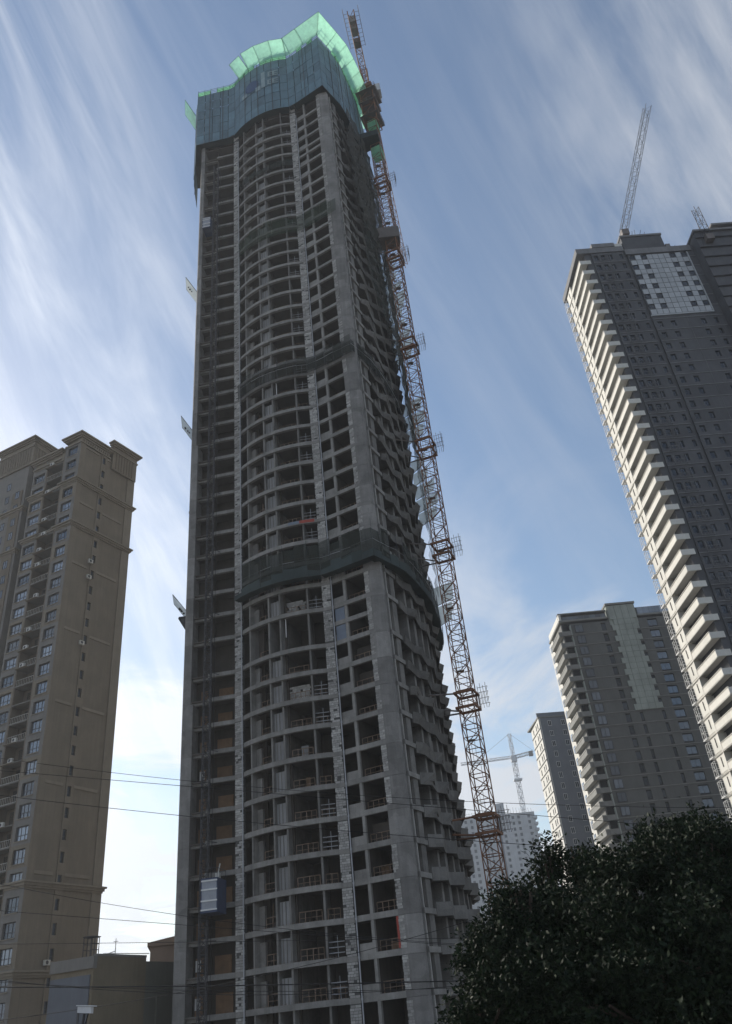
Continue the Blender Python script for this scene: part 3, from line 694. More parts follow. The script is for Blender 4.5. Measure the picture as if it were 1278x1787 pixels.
ms = MB(); lattice(ms, (CX.x, CX.y, 0), (CX.x, CX.y, 2.8), 1.85, 2, .085, .05, UXC); ms = ms.mesh('mast_section', 'crane_paint')
nsec = int((SLEW-9)/2.8)
for k in range(nsec): part('mast_section', ms, None, crane, (0, 0, 2.8*k+.2))
zt = 2.8*nsec+.2
lad = MB()
for k in range(int(zt/2.8)):
    s_ = -1 if k % 2 else 1; q = Vector((CX.x, CX.y, k*2.8))
    lad.bar(q+Vector((.35*s_, 0, 0)), q+Vector((.35*s_, 0, 2.8)), .03); lad.bar(q+Vector((.35*s_+.4, 0, 0)), q+Vector((.35*s_+.4, 0, 2.8)), .03)
    if k % 3 == 0: lad.box(q.x-.6, q.x+.2, q.y-.3, q.y+.3, q.z, q.z+.06)
part('mast_ladder', lad, 'crane_grey', crane)
UV = Vector(UXC); VV = Vector((-UV.y, UV.x, 0))
def rbox(mb, c, hx, hy, z0, z1): mb.prism([tuple((c+UV*i*hx+VV*j*hy)[:2]) for i, j in ((-1, -1), (1, -1), (1, 1), (-1, 1))], z0, z1)
for y in (322, 452, 606, 782, 962, 1224, 1440):
    x_ = float(np.interp(y, (250, 1560), (655, 875))); z = at_d(x_, y, 93).z; mb = MB()
    for dz in (-.9, .9):
        mb.bar(CX+UV*1.15+VV*1.15+Vector((0, 0, z-.9)), CX+UV*1.15+VV*1.15+Vector((0, 0, z+.9)), .1)
        for s_ in (-1, 1):
            mb.prism([tuple((CX+UV*i+VV*j)[:2]) for i, j in ((-1.25, s_*1.04), (1.25, s_*1.04), (1.25, s_*1.25), (-1.25, s_*1.25))], z+dz-.14, z+dz+.14)
            mb.prism([tuple((CX+UV*i+VV*j)[:2]) for i, j in ((s_*1.05, -1.041), (s_*1.24, -1.041), (s_*1.24, 1.041), (s_*1.05, 1.041))], z+dz-.14, z+dz+.14)
    o = part('tie_collar', mb, 'crane_paint', crane)
    mb = MB()                                     # work platform with rails on the outer side
    for k in range(4):
        q = CX+UV*(1.35+.33*k); mb.bar(Vector((q.x, q.y-.7, z-.9)), Vector((q.x, q.y-.7, z+1.3+.3*(k % 2))), .035)
        mb.bar(Vector((q.x, q.y+.9, z-.9)), Vector((q.x, q.y+.9, z+1.1)), .03)
    for h in (-.9, -.2, .5, 1.1): a = CX+UV*1.3; b = CX+UV*2.55; mb.bar((a.x, a.y-.7, z+h), (b.x, b.y-.7, z+h), .03); mb.bar((b.x, b.y-.7, z+h), (b.x, b.y+.9, z+h), .03)
    sub('tie_platform', mb, 'crane_grey', o)
    mb = MB()
    for dz, s0 in ((.9, 9.8), (-.7, 12.2), (-.9, 14.8)):
        q = rp(s0, -.2, z+dz*.6-.2); mb.bar(CX-UV*1.1+VV*(1.0 if s0 > 12 else -1.0)+Vector((0, 0, z+dz)), q, .11)
    sub('tie_strut', mb, 'crane_paint' if y > 1300 else 'crane_grey', o)
# climbing cage and slewing unit
mb = MB(); lattice(mb, (CX.x, CX.y, zt-1.5), (CX.x, CX.y, SLEW-1.5), 2.7, 4, .12, .08, UXC); part('climbing_cage', mb, 'crane_paint', crane)
mb = MB()
for zc_, hw in ((zt+.3, 1.9), (SLEW-6.2, 1.75), (SLEW-2.8, 2.1)):
    mb = MB(); rbox(mb, CX, hw, hw, zc_, zc_+.12)
    for i, j in ((-1, -1), (1, -1), (1, 1), (-1, 1), (0, -1), (1, 0), (-1, 0)):
        q = CX+UV*i*hw+VV*j*hw; mb.bar((q.x, q.y, zc_), (q.x, q.y, zc_+1.1), .04)
    for h in (.55, 1.1):
        C = [CX+UV*i*hw+VV*j*hw+Vector((0, 0, zc_+h)) for i, j in ((-1, -1), (1, -1), (1, 1), (-1, 1))]
        for k in range(4): mb.bar(C[k], C[(k+1) % 4], .035)
    part('cage_platform', mb, 'crane_grey', crane)
mb = MB(); rbox(mb, CX, 1.15, 1.15, SLEW-2.2, SLEW-.6); rbox(mb, CX, 1.35, 1.35, SLEW-.6, SLEW+.5); part('slewing_ring', mb, 'crane_paint', crane)
cjd = pol(5.33, 77.4)-CX; CJL = 15.2; cjd.normalize(); cjn = Vector((-cjd.y, cjd.x, 0))
mb = MB(); q = CX+cjn*2.0-cjd*.4; mb.prism([tuple((q+cjn*i+cjd*j)[:2]) for i, j in ((-.7, -1), (.7, -1), (.7, 1), (-.7, 1))], SLEW-1.6, SLEW+.7); o = part('operator_cab', mb, 'crane_white', crane)
m2 = MB(); m2.prism([tuple((q+cjn*i+cjd*j)[:2]) for i, j in ((-.72, -.8), (.72, -.8), (.72, .8), (-.72, .8))], SLEW-.7, SLEW+.3); sub('cab_window', m2, 'glass', o)
mb = MB(); q = CX-cjn*2.1; mb.prism([tuple((q+cjn*i+cjd*j)[:2]) for i, j in ((-.6, -.9), (.6, -.9), (.6, .9), (-.6, .9))], SLEW-1.4, SLEW+.6); part('control_box', mb, 'crane_grey', crane)
# counter-jib towards the camera, jib away from it, both level
mb = MB(); a = CX+Vector((0, 0, SLEW+1.0))
lattice(mb, a+cjd*1.2, a+cjd*CJL, 1.25, 9, .09, .05, cjn); part('counter_jib', mb, 'crane_paint', crane)
mb = MB()
for s_ in (-1, 1):
    for k in range(9):
        q = a+cjd*(8.6+.8*k)+cjn*s_*1.5; mb.bar(q, q+Vector((0, 0, 1.1)), .035)
        mb.bar(q, q-cjn*s_*.9, .035)
    for h in (0, .55, 1.1): mb.bar(a+cjd*8.4+cjn*s_*1.5+Vector((0, 0, h)), a+cjd*(CJL+.4)+cjn*s_*1.5+Vector((0, 0, h)), .04)
part('counter_jib_walkway', mb, 'crane_grey', crane)
for k, (l0, l1) in enumerate(((8.6, 9.9), (11.3, 12.9), (13.6, 14.2))):
    mb = MB(); q0, q1 = a+cjd*l0, a+cjd*l1; mb.prism([tuple((q0-cjn*.55)[:2]), tuple((q0+cjn*.55)[:2]), tuple((q1+cjn*.55)[:2]), tuple((q1-cjn*.55)[:2])], SLEW-.5 if k else SLEW+.2, SLEW+1.6)
    part('counterweight' if k else 'winch', mb, 'counterweight' if k else 'crane_grey', crane)
mb = MB(); top = CX+Vector((0, 0, SLEW+9)); lattice(mb, CX+Vector((0, 0, SLEW+.5)), top, 1.1, 4, .09, .05, UXC); part('tower_head', mb, 'crane_paint', crane)
mb = MB(); lattice(mb, a-cjd*1.2, a-cjd*48, 1.4, 28, .08, .05, cjn, tri=True); part('jib', mb, 'crane_paint', crane)
mb = MB(); mb.bar(top, a+cjd*13, .05); mb.bar(top, a-cjd*30, .05); mb.bar(top, a-cjd*14, .05); part('pendant_bar', mb, 'crane_grey', crane)
mb = MB()
for z in (zt-.8, zt-9.5): rbox(mb, CX, 1.0, 1.0, z-1.7, z+.2)
for z in (zt-.8, zt-9.5):
    mb = MB(); rbox(mb, CX, .98, .98, z-2.0, z+.2); part('mast_wrap', mb, 'net_green', crane)
# wrapped platform bridging screen and crane
q = at_d(651, 243, 92); mb = MB(); mb.prism([(q.x-2.6, q.y-1.2), (q.x+.9, q.y-1.9), (q.x+1.4, q.y+.6), (q.x-2.0, q.y+2.0)], q.z-1.3, q.z+.2)
o = tag(part('access_platform', mb, 'screen_dark', None), 'dark sheeted access platform bridging the top screen and the crane mast', 'platform')
q = at_d(684, 415, 93); mb = MB(); mb.prism([(q.x-2.4, q.y-1.4), (q.x+1.3, q.y-1.4), (q.x+1.3, q.y+1.4), (q.x-2.4, q.y+1.4)], q.z-1.3, q.z+1.3)
tag(part('access_platform', mb, 'crane_grey', None), 'brown boarded box platform round the upper crane mast', 'platform')
# ================================================================== builders' hoist on the left bay
HX = FLb.p(2.84, 1.35); hz1 = at_d(372, 262, 87).z
hoist = thing('hoist_mast', 'slim dark lattice hoist mast running up the left bay of the unfinished tower', 'hoist', (HX.x, HX.y, 0))
ms = MB(); lattice(ms, (HX.x, HX.y, 0), (HX.x, HX.y, 1.5), .75, 2, .06, .035, (1, 0, 0)); ms = ms.mesh('mast_section', 'steel_dark')
for k in range(int(hz1/1.5)): part('mast_section', ms, None, hoist, (0, 0, 1.5*k))
for k in range(2, NF-2, 3):
    z = float(zs[k])+.2; mb = MB(); mb.bar((HX.x-.3, HX.y+.3, z), FLb.p(3.4, 0, z), .05); mb.bar((HX.x+.3, HX.y+.3, z), FLb.p(2.0, 0, z), .05); part('wall_tie', mb, 'steel_dark', hoist)
mb = MB(); mb.bar((HX.x+.75, HX.y, 0), (HX.x+.75, HX.y, hz1-2), .035); part('power_cable', mb, 'wire', hoist)
def cabin(lab, u0, u1, d0, d1, zc, up=1.55):
    t_ = thing('hoist_cabin', lab, 'hoist cabin', FLb.p((u0+u1)/2, d1, zc-up), 'cabins on the hoist'); z0, z1 = zc-up, zc+up
    mb = MB(); FLb.box(mb, u0, u1, d0, d1, z0, z0+.18); FLb.box(mb, u0, u1, d0, d1, z1-.12, z1)
    for u in (u0, u1-.09):
        for d in (d0, d1-.09): FLb.box(mb, u, u+.09, d, d+.09, z0+.18, z1-.12)
    part('cabin_frame', mb, 'hoist_blue', t_)
    mb = MB(); FLb.box(mb, u0+.09, u1-.09, d1-.06, d1-.03, z0+.18, z1-.12); o = part('front_mesh', mb, 'hoist_mesh', t_)
    m2 = MB()
    for h in (z0+.2, z0+1.0, z0+2.0, z1-.3): FLb.box(m2, u0+.02, u1-.02, d1-.03, d1+.03, h, h+.13)
    sub('front_bar', m2, 'frame_white', o)
    mb = MB(); FLb.box(mb, u0+.02, u0+.05, d0+.09, d1-.09, z0+.18, z1-.12); part('side_mesh', mb, 'hoist_blue', t_)
    mb = MB(); FLb.box(mb, u1-.05, u1-.02, d0+.09, d1-.09, z0+.18, z1-.12); part('side_mesh', mb, 'hoist_blue', t_)
    mb = MB(); FLb.box(mb, u0+.5, u0+.9, d0+.3, d0+.8, z1, z1+.7); mb.bar(FLb.p(u0+.7, d0+.5, z1+.7), FLb.p(u0+.5, d0+.5, z1+1.6), .06); part('drive_unit', mb, 'ac_white', t_)
    mb = MB()
    for u in (u0+.05, u1-.05):
        for d in (d0+.05, d1-.05): mb.bar(FLb.p(u, d, z1), FLb.p(u, d, z1+.9), .03)
    C_ = [FLb.p(u, d, z1+.9) for u, d in ((u0+.05, d0+.05), (u1-.05, d0+.05), (u1-.05, d1-.05), (u0+.05, d1-.05))]
    for k in range(4): mb.bar(C_[k], C_[(k+1) % 4], .03)
    part('roof_rail', mb, 'steel_dark', t_)
cabin('grey meshed hoist cabin low on the tower, riding beside the hoist mast', .85, 2.55, .35, 3.0, at_d(372, 1558, 86).z)
cabin('small grey hoist cabin high on the left edge of the tower', 3.35, 4.75, .5, 2.4, at_d(361, 372, 87).z, 1.35)
# ================================================================== tan apartment tower on the left
apt = thing('apartment_tower', 'tan residential tower with cornice bands and stacked windows at the left edge', 'building', (-52, 118, 0))
FA = Fr(-49.8, 112.4, 29.0); FB = Fr(-49.8, 112.4, -65.0)
HT = 101.0
def rect(F, u0, u1, d0, d1): return [tuple(F.p(u0, d0)[:2]), tuple(F.p(u1, d0)[:2]), tuple(F.p(u1, d1)[:2]), tuple(F.p(u0, d1)[:2])]
# inner body, set back behind the facades
ia, ib = FA.p(13.0, -.5), FB.p(15.0, -3.0)
c_in = FA.p(4.4, -.6)
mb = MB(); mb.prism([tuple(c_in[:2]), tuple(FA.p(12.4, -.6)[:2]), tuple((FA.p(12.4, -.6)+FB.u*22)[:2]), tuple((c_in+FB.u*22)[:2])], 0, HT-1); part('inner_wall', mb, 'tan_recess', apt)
FLH = 2.98; z_first = 5.2
flo = [z_first+FLH*k for k in range(32)]
# right side: framed panels and a column of small windows
WU = (5.15, 5.85)
for u0, u1, m_ in ((0, 1.2, 'tan_wall'), (11.3, 13.04, 'tan_trim')):
    mb = MB(); FA.box(mb, u0, u1, -.6, 0, 0, HT); part('pilaster', mb, m_, apt)
for k in range(32):
    z0 = flo[k]; mb = MB(); wall_holes(mb, FA, 4.9, 6.3, z0, z0+FLH-.003, [(WU[0], WU[1], z0+.9, z0+2.35)], -.6, -.02); part('window_strip', mb, 'tan_wall', apt)
for a, b in ((1.2, 4.9), (6.3, 11.3)):
    mb = MB(); FA.box(mb, a, b, -.5, -.16, 0, HT); part('recessed_panel', mb, 'tan_wall', apt)
for k in range(0, 33, 4):
    z0 = z_first+FLH*k-.35
    for a, b in ((1.2, 4.3), (6.3, 10.7)):
        mb = MB(); FA.box(mb, a, b, -.16, -.03, z0-.45, z0); part('panel_lintel', mb, 'tan_trim', apt)
wf, wg = window_mesh(FA, WU[0], WU[1], -.3, .9, 2.35, 0, True); wfm, wgm = wf.mesh('window', 'window_frame'), wg.mesh('pane', 'glass')
for k in range(32): o = part('window', wfm, None, apt, (0, 0, flo[k])); sub('pane', wgm, None, o)
# left side: corner bay, balcony recess, window bay, gap, wing
BAYS = ((0, 3.7, 0.0, [(.75, 3.1)]), (8.0, 11.4, .0, [(8.35, 11.05)]))
for u0, u1, d_, wins in BAYS:
    st_ = [MB() for _ in range(32)]
    (ua, ub) = wins[0]
    wf, wg = window_mesh(FB, ua, ub, d_-.28, .55, 2.45, 2, True, .11); wfm, wgm, wg2 = wf.mesh('window', 'window_frame'), wg.mesh('pane', 'glass'), wg.mesh('pane', 'glass_pale')
    for k in range(32):
        z0 = flo[k]; mb = MB(); wall_holes(mb, FB, max(u0, .003), u1, z0, z0+FLH-.003, [(ua, ub, z0+.55, z0+2.45)], d_-.6, d_); part('bay_wall', mb, 'grey_render' if k % 4 else 'tan_wall', apt)
        o = part('window', wfm, None, apt, (0, 0, z0)); sub('pane', wgm if random.random() < .4 else wg2, None, o)
        mb = MB(); FB.box(mb, ua-.1, ub+.1, d_+.003, d_+.10, z0+.42, z0+.54); part('window_sill', mb, 'tan_trim', apt)
# recess back wall with balcony doors and rails
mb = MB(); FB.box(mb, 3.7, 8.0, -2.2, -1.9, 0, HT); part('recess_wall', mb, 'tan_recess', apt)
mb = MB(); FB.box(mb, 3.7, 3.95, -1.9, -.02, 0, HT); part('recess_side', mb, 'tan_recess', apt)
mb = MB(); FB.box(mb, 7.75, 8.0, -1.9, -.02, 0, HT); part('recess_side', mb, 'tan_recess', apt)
wf, wg = window_mesh(FB, 4.5, 6.9, -1.88, .2, 2.4, 1, False, .07); dfm, dgm = wf.mesh('balcony_door', 'window_frame'), wg.mesh('pane', 'glass')
sm = MB(); FB.box(sm, 3.95, 7.75, -1.9, .05, -.12, .06); sm = sm.mesh('balcony_slab', 'grey_render')
def railm_(F, u0, u1, d, h, step, r):
    mb = MB(); mb.bar(F.p(u0, d, h), F.p(u1, d, h), r); mb.bar(F.p(u0, d, .12), F.p(u1, d, .12), r)
    for u in np.arange(u0, u1+.01, step): mb.bar(F.p(u, d, .06), F.p(u, d, h), r*.6)
    return mb
rlm = railm_(FB, 4.0, 7.7, -.05, 1.05, .35, .035).mesh('balcony_rail', 'ac_white')
shm = MB(); FB.box(shm, 5.4, 7.9, .05, .55, -.2, -.1); shm = shm.mesh('ac_shelf', 'tan_trim')
acs = []
for k in range(32):
    z0 = flo[k]; o = part('balcony_door', dfm, None, apt, (0, 0, z0)); sub('pane', dgm, None, o); part('balcony_slab', sm, None, apt, (0, 0, z0))
    if k % 3 != 1: part('balcony_rail', rlm, None, apt, (0, 0, z0))
    if random.random() < .55: part('ac_shelf', shm, None, apt, (0, 0, z0)); acs.append((random.uniform(5.6, 6.6), .12, z0-.09, FB, k))
# gap and far wing
mb = MB(); FB.box(mb, 11.4, 15.0, -3.4, -3.0, 0, HT+1); part('recess_wall', mb, 'tan_recess', apt)
mb = MB(); FB.box(mb, 11.4, 11.6, -3.0, -.62, 0, HT); part('recess_side', mb, 'tan_recess', apt)
wf, wg = window_mesh(FB, 12.2, 13.2, -2.9, .8, 2.4, 1, False); wfm, wgm = wf.mesh('window', 'window_frame'), wg.mesh('pane', 'glass_pale')
for k in range(32): o = part('window', wfm, None, apt, (0, 0, flo[k])); sub('pane', wgm, None, o)
mb = MB(); mb.prism([tuple(FB.p(15.0, -1.6)[:2]), tuple(FB.p(23, -1.6)[:2]), tuple(FB.p(23, -14)[:2]), tuple(FB.p(15.0, -14)[:2])], 0, HT+1.5); part('wing_wall', mb, 'grey_render', apt)
mb = MB(); FB.box(mb, 15.6, 18.2, -1.6, -1.45, 0, 97); part('wing_panel', mb, 'tan_recess', apt)
wf, wg = window_mesh(FB, 19.2, 20.2, -1.56, .8, 2.4, 1, False); wfm, wgm = wf.mesh('window', 'window_frame'), wg.mesh('pane', 'glass')
for k in range(32): o = part('window', wfm, None, apt, (0, 0, flo[k])); sub('pane', wgm, None, o)
wf, wg = window_mesh(FB, 16.3, 17.4, -1.42, .8, 2.4, 1, False); wfm, wgm = wf.mesh('window', 'window_frame'), wg.mesh('pane', 'glass')
for k in range(31): o = part('window', wfm, None, apt, (0, 0, flo[k])); sub('pane', wgm, None, o)
# cornices
def cornice(F, u0, u1, d, z, steps, m_='tan_trim', nm='cornice'):
    mb = MB()
    for h0, h1, e in steps: F.box(mb, u0-e, u1+e, d-.7, d+e, z+h0, z+h1)
    return part(nm, mb, m_, apt)
BAND = ((-.5, -.25, .10), (-.25, .1, .28), (.1, .35, .5))
for z in (92.2, 83.2, 27.0, 16.6):
    cornice(FA, 0, 13.04, 0, z, BAND); cornice(FB, .2, 3.7, 0.02, z+.004, BAND); cornice(FB, 8.0, 11.4, 0.02, z+.004, BAND); cornice(FB, 15.0, 23, -1.6, z+.5, BAND)
    mb = MB(); FB.box(mb, 3.95, 7.75, -1.0, .1, z-.2, z+.25); part('cornice', mb, 'tan_trim', apt)
TOPC = ((-1.6, -1.3, .15), (-.5, -.2, .2), (-.2, .15, .45), (.15, .45, .7))
cornice(FA, 0, 6.6, 0, HT+1.0, TOPC); cornice(FB, .2, 3.7, .02, HT+1.004, TOPC); cornice(FB, 4.6, 11.4, .02, HT-1.0, TOPC)
mb = MB(); FA.box(mb, 0.05, 6.6, -3.5, -.02, HT, HT+.8); part('parapet', mb, 'tan_wall', apt)
mb = MB(); FB.box(mb, 4.0, 11.4, -3.5, -.05, HT-3, HT-1.2); part('parapet', mb, 'tan_wall', apt)
cornice(FA, 7.2, 13.04, .25, HT+3.0, TOPC); mb = MB(); FA.box(mb, 7.2, 13.04, -6, .24, HT-2.6, HT+2.6); part('frieze_block', mb, 'tan_wall', apt)
for k in range(7):
    mb = MB(); FA.box(mb, 7.9+k*.66, 8.15+k*.66, .24, .32, HT-2.2, HT+1.3); part('frieze_bar', mb, 'tan_recess', apt)
for k in range(12):
    mb = MB(); FA.box(mb, .6+k*.5, .85+k*.5, -.02, .14, HT-.6, HT+.3); part('dentil', mb, 'tan_trim', apt)
cornice(FB, 14.2, 23.5, -1.3, HT+7.2, TOPC); mb = MB(); FB.box(mb, 14.2, 23.5, -12, -1.32, HT+1.4, HT+6.8); part('roof_pavilion', mb, 'tan_wall', apt)
for k in range(13):
    mb = MB(); FB.box(mb, 14.8+k*.66, 15.05+k*.66, -1.32, -1.22, HT+2.0, HT+5.6); part('frieze_bar', mb, 'tan_recess', apt)
# the pavilion's side towards the corner
FG = Fr(FB.p(14.2, -1.32).x, FB.p(14.2, -1.32).y, 25.0)
mb = MB()
for h0, h1, e in TOPC: FG.box(mb, -e, 8+e, -.5, e, HT+7.2+h0+.004, HT+7.2+h1+.004)
part('cornice', mb, 'tan_trim', apt)
for k in range(9):
    mb = MB(); FG.box(mb, .6+k*.66, .85+k*.66, 0, .1, HT+2.4, HT+5.6); part('frieze_bar', mb, 'tan_recess', apt)
# air conditioners
acm = MB(); acm.box(-.42, .42, -.17, .17, 0, .62); acm = acm.mesh('air_conditioner', 'ac_white')
fanm = MB(); fanm.pts([(-.08+.24*math.cos(t), -.176, .31+.24*math.sin(t)) for t in np.linspace(0, 2*math.pi, 13)[:-1]], [tuple(range(12))]); fanm = fanm.mesh('fan_grille', 'steel_dark')
for k in range(2, 31):
    if random.random() < .2: acs.append((4.55, .2, flo[k]+.35, FA, k))
ORDN = 'first second third fourth fifth sixth seventh eighth ninth tenth eleventh twelfth thirteenth fourteenth fifteenth sixteenth seventeenth eighteenth nineteenth twentieth'.split()
acs.sort(key=lambda a_: -a_[2]); cnt = {0: 0, 1: 0}
for u, d, z, F, k in acs:
    j = int(F is FA); nth = ORDN[min(cnt[j], 19)]; cnt[j] += 1
    q = F.p(u, d+.16, z); t_ = link('air_conditioner', acm, None, q); t_.rotation_euler[2] = math.atan2(F.n.x, -F.n.y)
    tag(t_, ("off-white air conditioner on the tan tower's balcony shelves, " if not j else "off-white air conditioner on the tan tower's right side, ")+nth+' from the top', 'air conditioner', ('side' if j else 'balcony')+' air conditioners of the tan tower')
    g_ = bpy.data.objects.new('fan_grille', fanm); COL.objects.link(g_); g_.parent = t_
# ================================================================== tall grey tower on the right
def pbox(mb, F, u0, u1, d0, d1, z0, z1): F.box(mb, u0, u1, d0, d1, z0, z1)
gt = thing('grey_tower', 'tall dark grey apartment tower with sunlit cream balconies at the right edge', 'building', (66, 130, 0))
GX, GY = 51.2, 118.6
GL = Fr(GX, GY, -2.0); GF = Fr(GX, GY, 87.5)
GT = 143.0; FH = 2.985; nfl = 47
gz = [GT-FH*(nfl-k)-.4 for k in range(nfl)]
mb = MB(); mb.prism([tuple(GF.p(1.6, -.4)[:2]), tuple(GF.p(40, -.4)[:2]), tuple(GF.p(40, -24)[:2]), tuple(GF.p(1.6, -14.5)[:2])], 0, GT); part('body_wall', mb, 'tower_grey', gt)
def rep(nm, mb, m_, ks=None):
    me = mb.mesh(nm, m_); return [part(nm, me, None, gt, (0, 0, gz[k])) for k in (ks or range(nfl))]
# cream balconies of the left side
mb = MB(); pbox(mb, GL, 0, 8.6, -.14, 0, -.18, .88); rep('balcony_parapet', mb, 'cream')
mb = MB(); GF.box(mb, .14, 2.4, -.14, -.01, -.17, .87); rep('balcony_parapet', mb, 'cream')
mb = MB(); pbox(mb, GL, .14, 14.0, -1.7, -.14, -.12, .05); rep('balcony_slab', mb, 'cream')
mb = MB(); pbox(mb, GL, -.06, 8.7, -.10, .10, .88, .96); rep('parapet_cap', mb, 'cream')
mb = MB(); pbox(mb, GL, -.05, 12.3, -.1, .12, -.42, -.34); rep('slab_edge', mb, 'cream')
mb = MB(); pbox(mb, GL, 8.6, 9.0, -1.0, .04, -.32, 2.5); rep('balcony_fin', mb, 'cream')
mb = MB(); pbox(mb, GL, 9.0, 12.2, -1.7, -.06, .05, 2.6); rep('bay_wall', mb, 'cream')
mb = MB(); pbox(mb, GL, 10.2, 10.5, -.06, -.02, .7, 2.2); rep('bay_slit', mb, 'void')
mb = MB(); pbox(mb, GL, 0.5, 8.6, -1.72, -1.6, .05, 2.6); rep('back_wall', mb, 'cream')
mb = MB()
for z in (0, 1.0, 2.2):
    for d in (-.9, .25): mb.bar(GL.p(12.4, d, z), GL.p(13.9, d, z), .045)
    for u in (12.4, 13.9): mb.bar(GL.p(u, -.9, z), GL.p(u, .25, z), .045)
for u in (12.4, 13.9, 13.15):
    mb.bar(GL.p(u, .25, 0), GL.p(u, .25, 2.2), .045)
mb.bar(GL.p(12.4, .25, 0), GL.p(13.9, .25, 2.2), .03); GL.box(mb, 12.3, 14.0, -1.0, .3, -.25, -.12)
rep('ac_cage', mb, 'frame_white')
# front: ledges, windows
COLW = [(3.4, 4.3), (5.0, 5.9), (6.6, 7.4), (9.0, 9.7)]
MAIN = [(11.3, 12.3), (14.0, 15.0), (20.2, 21.2), (22.9, 23.7), (25.4, 26.2), (28.0, 29.0)]
mw = MB(); wall_holes(mw, GF, 3.0, 10.0, 0, FH-.004, [(a, b, .8, 2.3) for a, b in COLW], -.4, -.10); rep('front_wall', mw, 'tower_grey')
mw = MB(); wall_holes(mw, GF, 10.6, 33, 0, FH-.004, [(a, b, .8, 2.3) for a, b in MAIN], -.4, .0); rep('front_wall', mw, 'tower_grey')
mb = MB(); GF.box(mb, 3.0, 10.0, -.1, .02, -.1, .06); rep('floor_ledge', mb, 'tower_ledge')
mb = MB(); GF.box(mb, 10.6, 25.0, 0, .10, -.1, .06); rep('floor_ledge', mb, 'tower_ledge')
for a, b in COLW+MAIN:
    dd = -.3 if a < 10 else -.2; wf, wg = window_mesh(GF, a, b, dd, .8, 2.3, 1, False, .05); me, mg = wf.mesh('window', 'window_frame'), wg.mesh('pane', 'glass_dark')
    for k in range(8, nfl): o = part('window', me, None, gt, (0, 0, gz[k])); sub('pane', mg, None, o)
mb = railm_(GF, 4.4, 6.6, .35, 1.0, .55, .05)
for u in (4.4, 6.6): mb.bar(GF.p(u, .35, 1.0), GF.p(u, -.1, 1.0), .05); mb.bar(GF.p(u, .35, .1), GF.p(u, -.1, .1), .05); mb.bar(GF.p(u, .35, .1), GF.p(u, .35, 1.9), .05)
mb.bar(GF.p(4.4, .35, 1.9), GF.p(6.6, .35, 1.9), .05)
rep('ac_cage', mb, 'tower_ledge')
for u in (17.6,):
    mb = MB(); GF.box(mb, u, u+.05, 0, .05, 0, 122); part('joint_strip', mb, 'tower_ledge', gt)
# pale cladding tiles on the top floors, with windows left open
t0, t1 = 10.75, 23.3; cwid = (t1-t0)/10; rowh = FH/2
for r_ in range(12):
    zt_ = GT-2.2-rowh*r_
    for c in range(10):
        if r_ % 2 == 0 and c in (0, 2, 7, 9): continue
        mb = MB(); GF.box(mb, t0+cwid*c+.05, t0+cwid*(c+1)-.05, .1, .2+random.uniform(-.012, .012), zt_-rowh+.06, zt_-.05); part('cladding_tile', mb, 'tile_pale', gt)
for r_ in range(0, 12, 2):
    zt_ = GT-2.2-rowh*r_
    for c in (0, 2, 7, 9):
        wf, wg = window_mesh(GF, t0+cwid*c+.08, t0+cwid*(c+1)-.08, .12, zt_-rowh+.1, zt_-.1, 0, False, .05); o = part('window', wf, 'window_frame', gt); sub('pane', wg, 'glass_dark', o)
for u0, u1, z0, z1 in ((t0-.25, t1+.25, GT-2.2-rowh*12-.35, GT-2.2-rowh*12-.05), (t1+.02, t1+.3, GT-2.2-rowh*12, GT-2.2)):
    mb = MB(); GF.box(mb, u0, u1, .0, .24, z0, z1); part('cladding_edge', mb, 'tile_pale', gt)
# roof line
mb = MB(); GF.box(mb, -.1, 10.3, -14, .1, GT-.3, GT+1.2); part('roof_parapet', mb, 'tower_ledge', gt)
mb = MB(); GF.box(mb, 3.6, 8.6, -6, .25, GT+1.2, GT+2.3); part('roof_block', mb, 'tower_ledge', gt)
mb = MB(); GF.box(mb, 10.3, 24.6, -10, .3, GT-1.8, GT-.2); part('roof_parapet', mb, 'tower_ledge', gt)
mb = MB(); GF.box(mb, 11.2, 20.2, -8, -1.0, GT-.2, GT+5.2); part('machine_room', mb, 'tower_grey', gt)
mb = MB(); GF.box(mb, 11.0, 20.4, -8, -.8, GT+5.2, GT+5.7); part('machine_room_cap', mb, 'tower_ledge', gt)
mb = MB(); GF.box(mb, 8.9, 11.0, -7, -1.2, GT-.2, GT+3.6); part('machine_room', mb, 'cream', gt)
mb = MB(); GF.box(mb, 20.4, 21.4, -6, -1.0, GT, GT+2.2); part('roof_block', mb, 'tower_ledge', gt)
mb = MB(); GF.box(mb, 25.2, 40, -12, 2.4, GT-40, GT+1.0); part('unclad_core', mb, 'tower_grey', gt)
for k in range(14):
    mb = MB(); GF.box(mb, 25.0, 40, 2.4, 2.8, GT-1.0-FH*k, GT-.7-FH*k); part('core_slab', mb, 'tower_grey', gt)
for u0, u1, dz in ((25.0, 40, 1.0), (29.5, 40, 2.6), (34, 40, 1.4)):
    mb = MB(); GF.box(mb, u0, u1, -10, 2.9, GT+dz, GT+dz+.5); part('roof_slab', mb, 'tower_ledge', gt)
for k in range(9):
    u = 12.5+k*.9+random.uniform(-.3, .3) if k < 6 else 21.5+(k-6)*1.3; z = GT+5.7 if k < 6 else GT; q = GF.p(u, -2, z); mb = MB()
    mb.bar(q, q+Vector((random.uniform(-.3, 1.2), 0, random.uniform(1.5, 3))), .05); part('starter_bar', mb, 'steel_dark', gt)
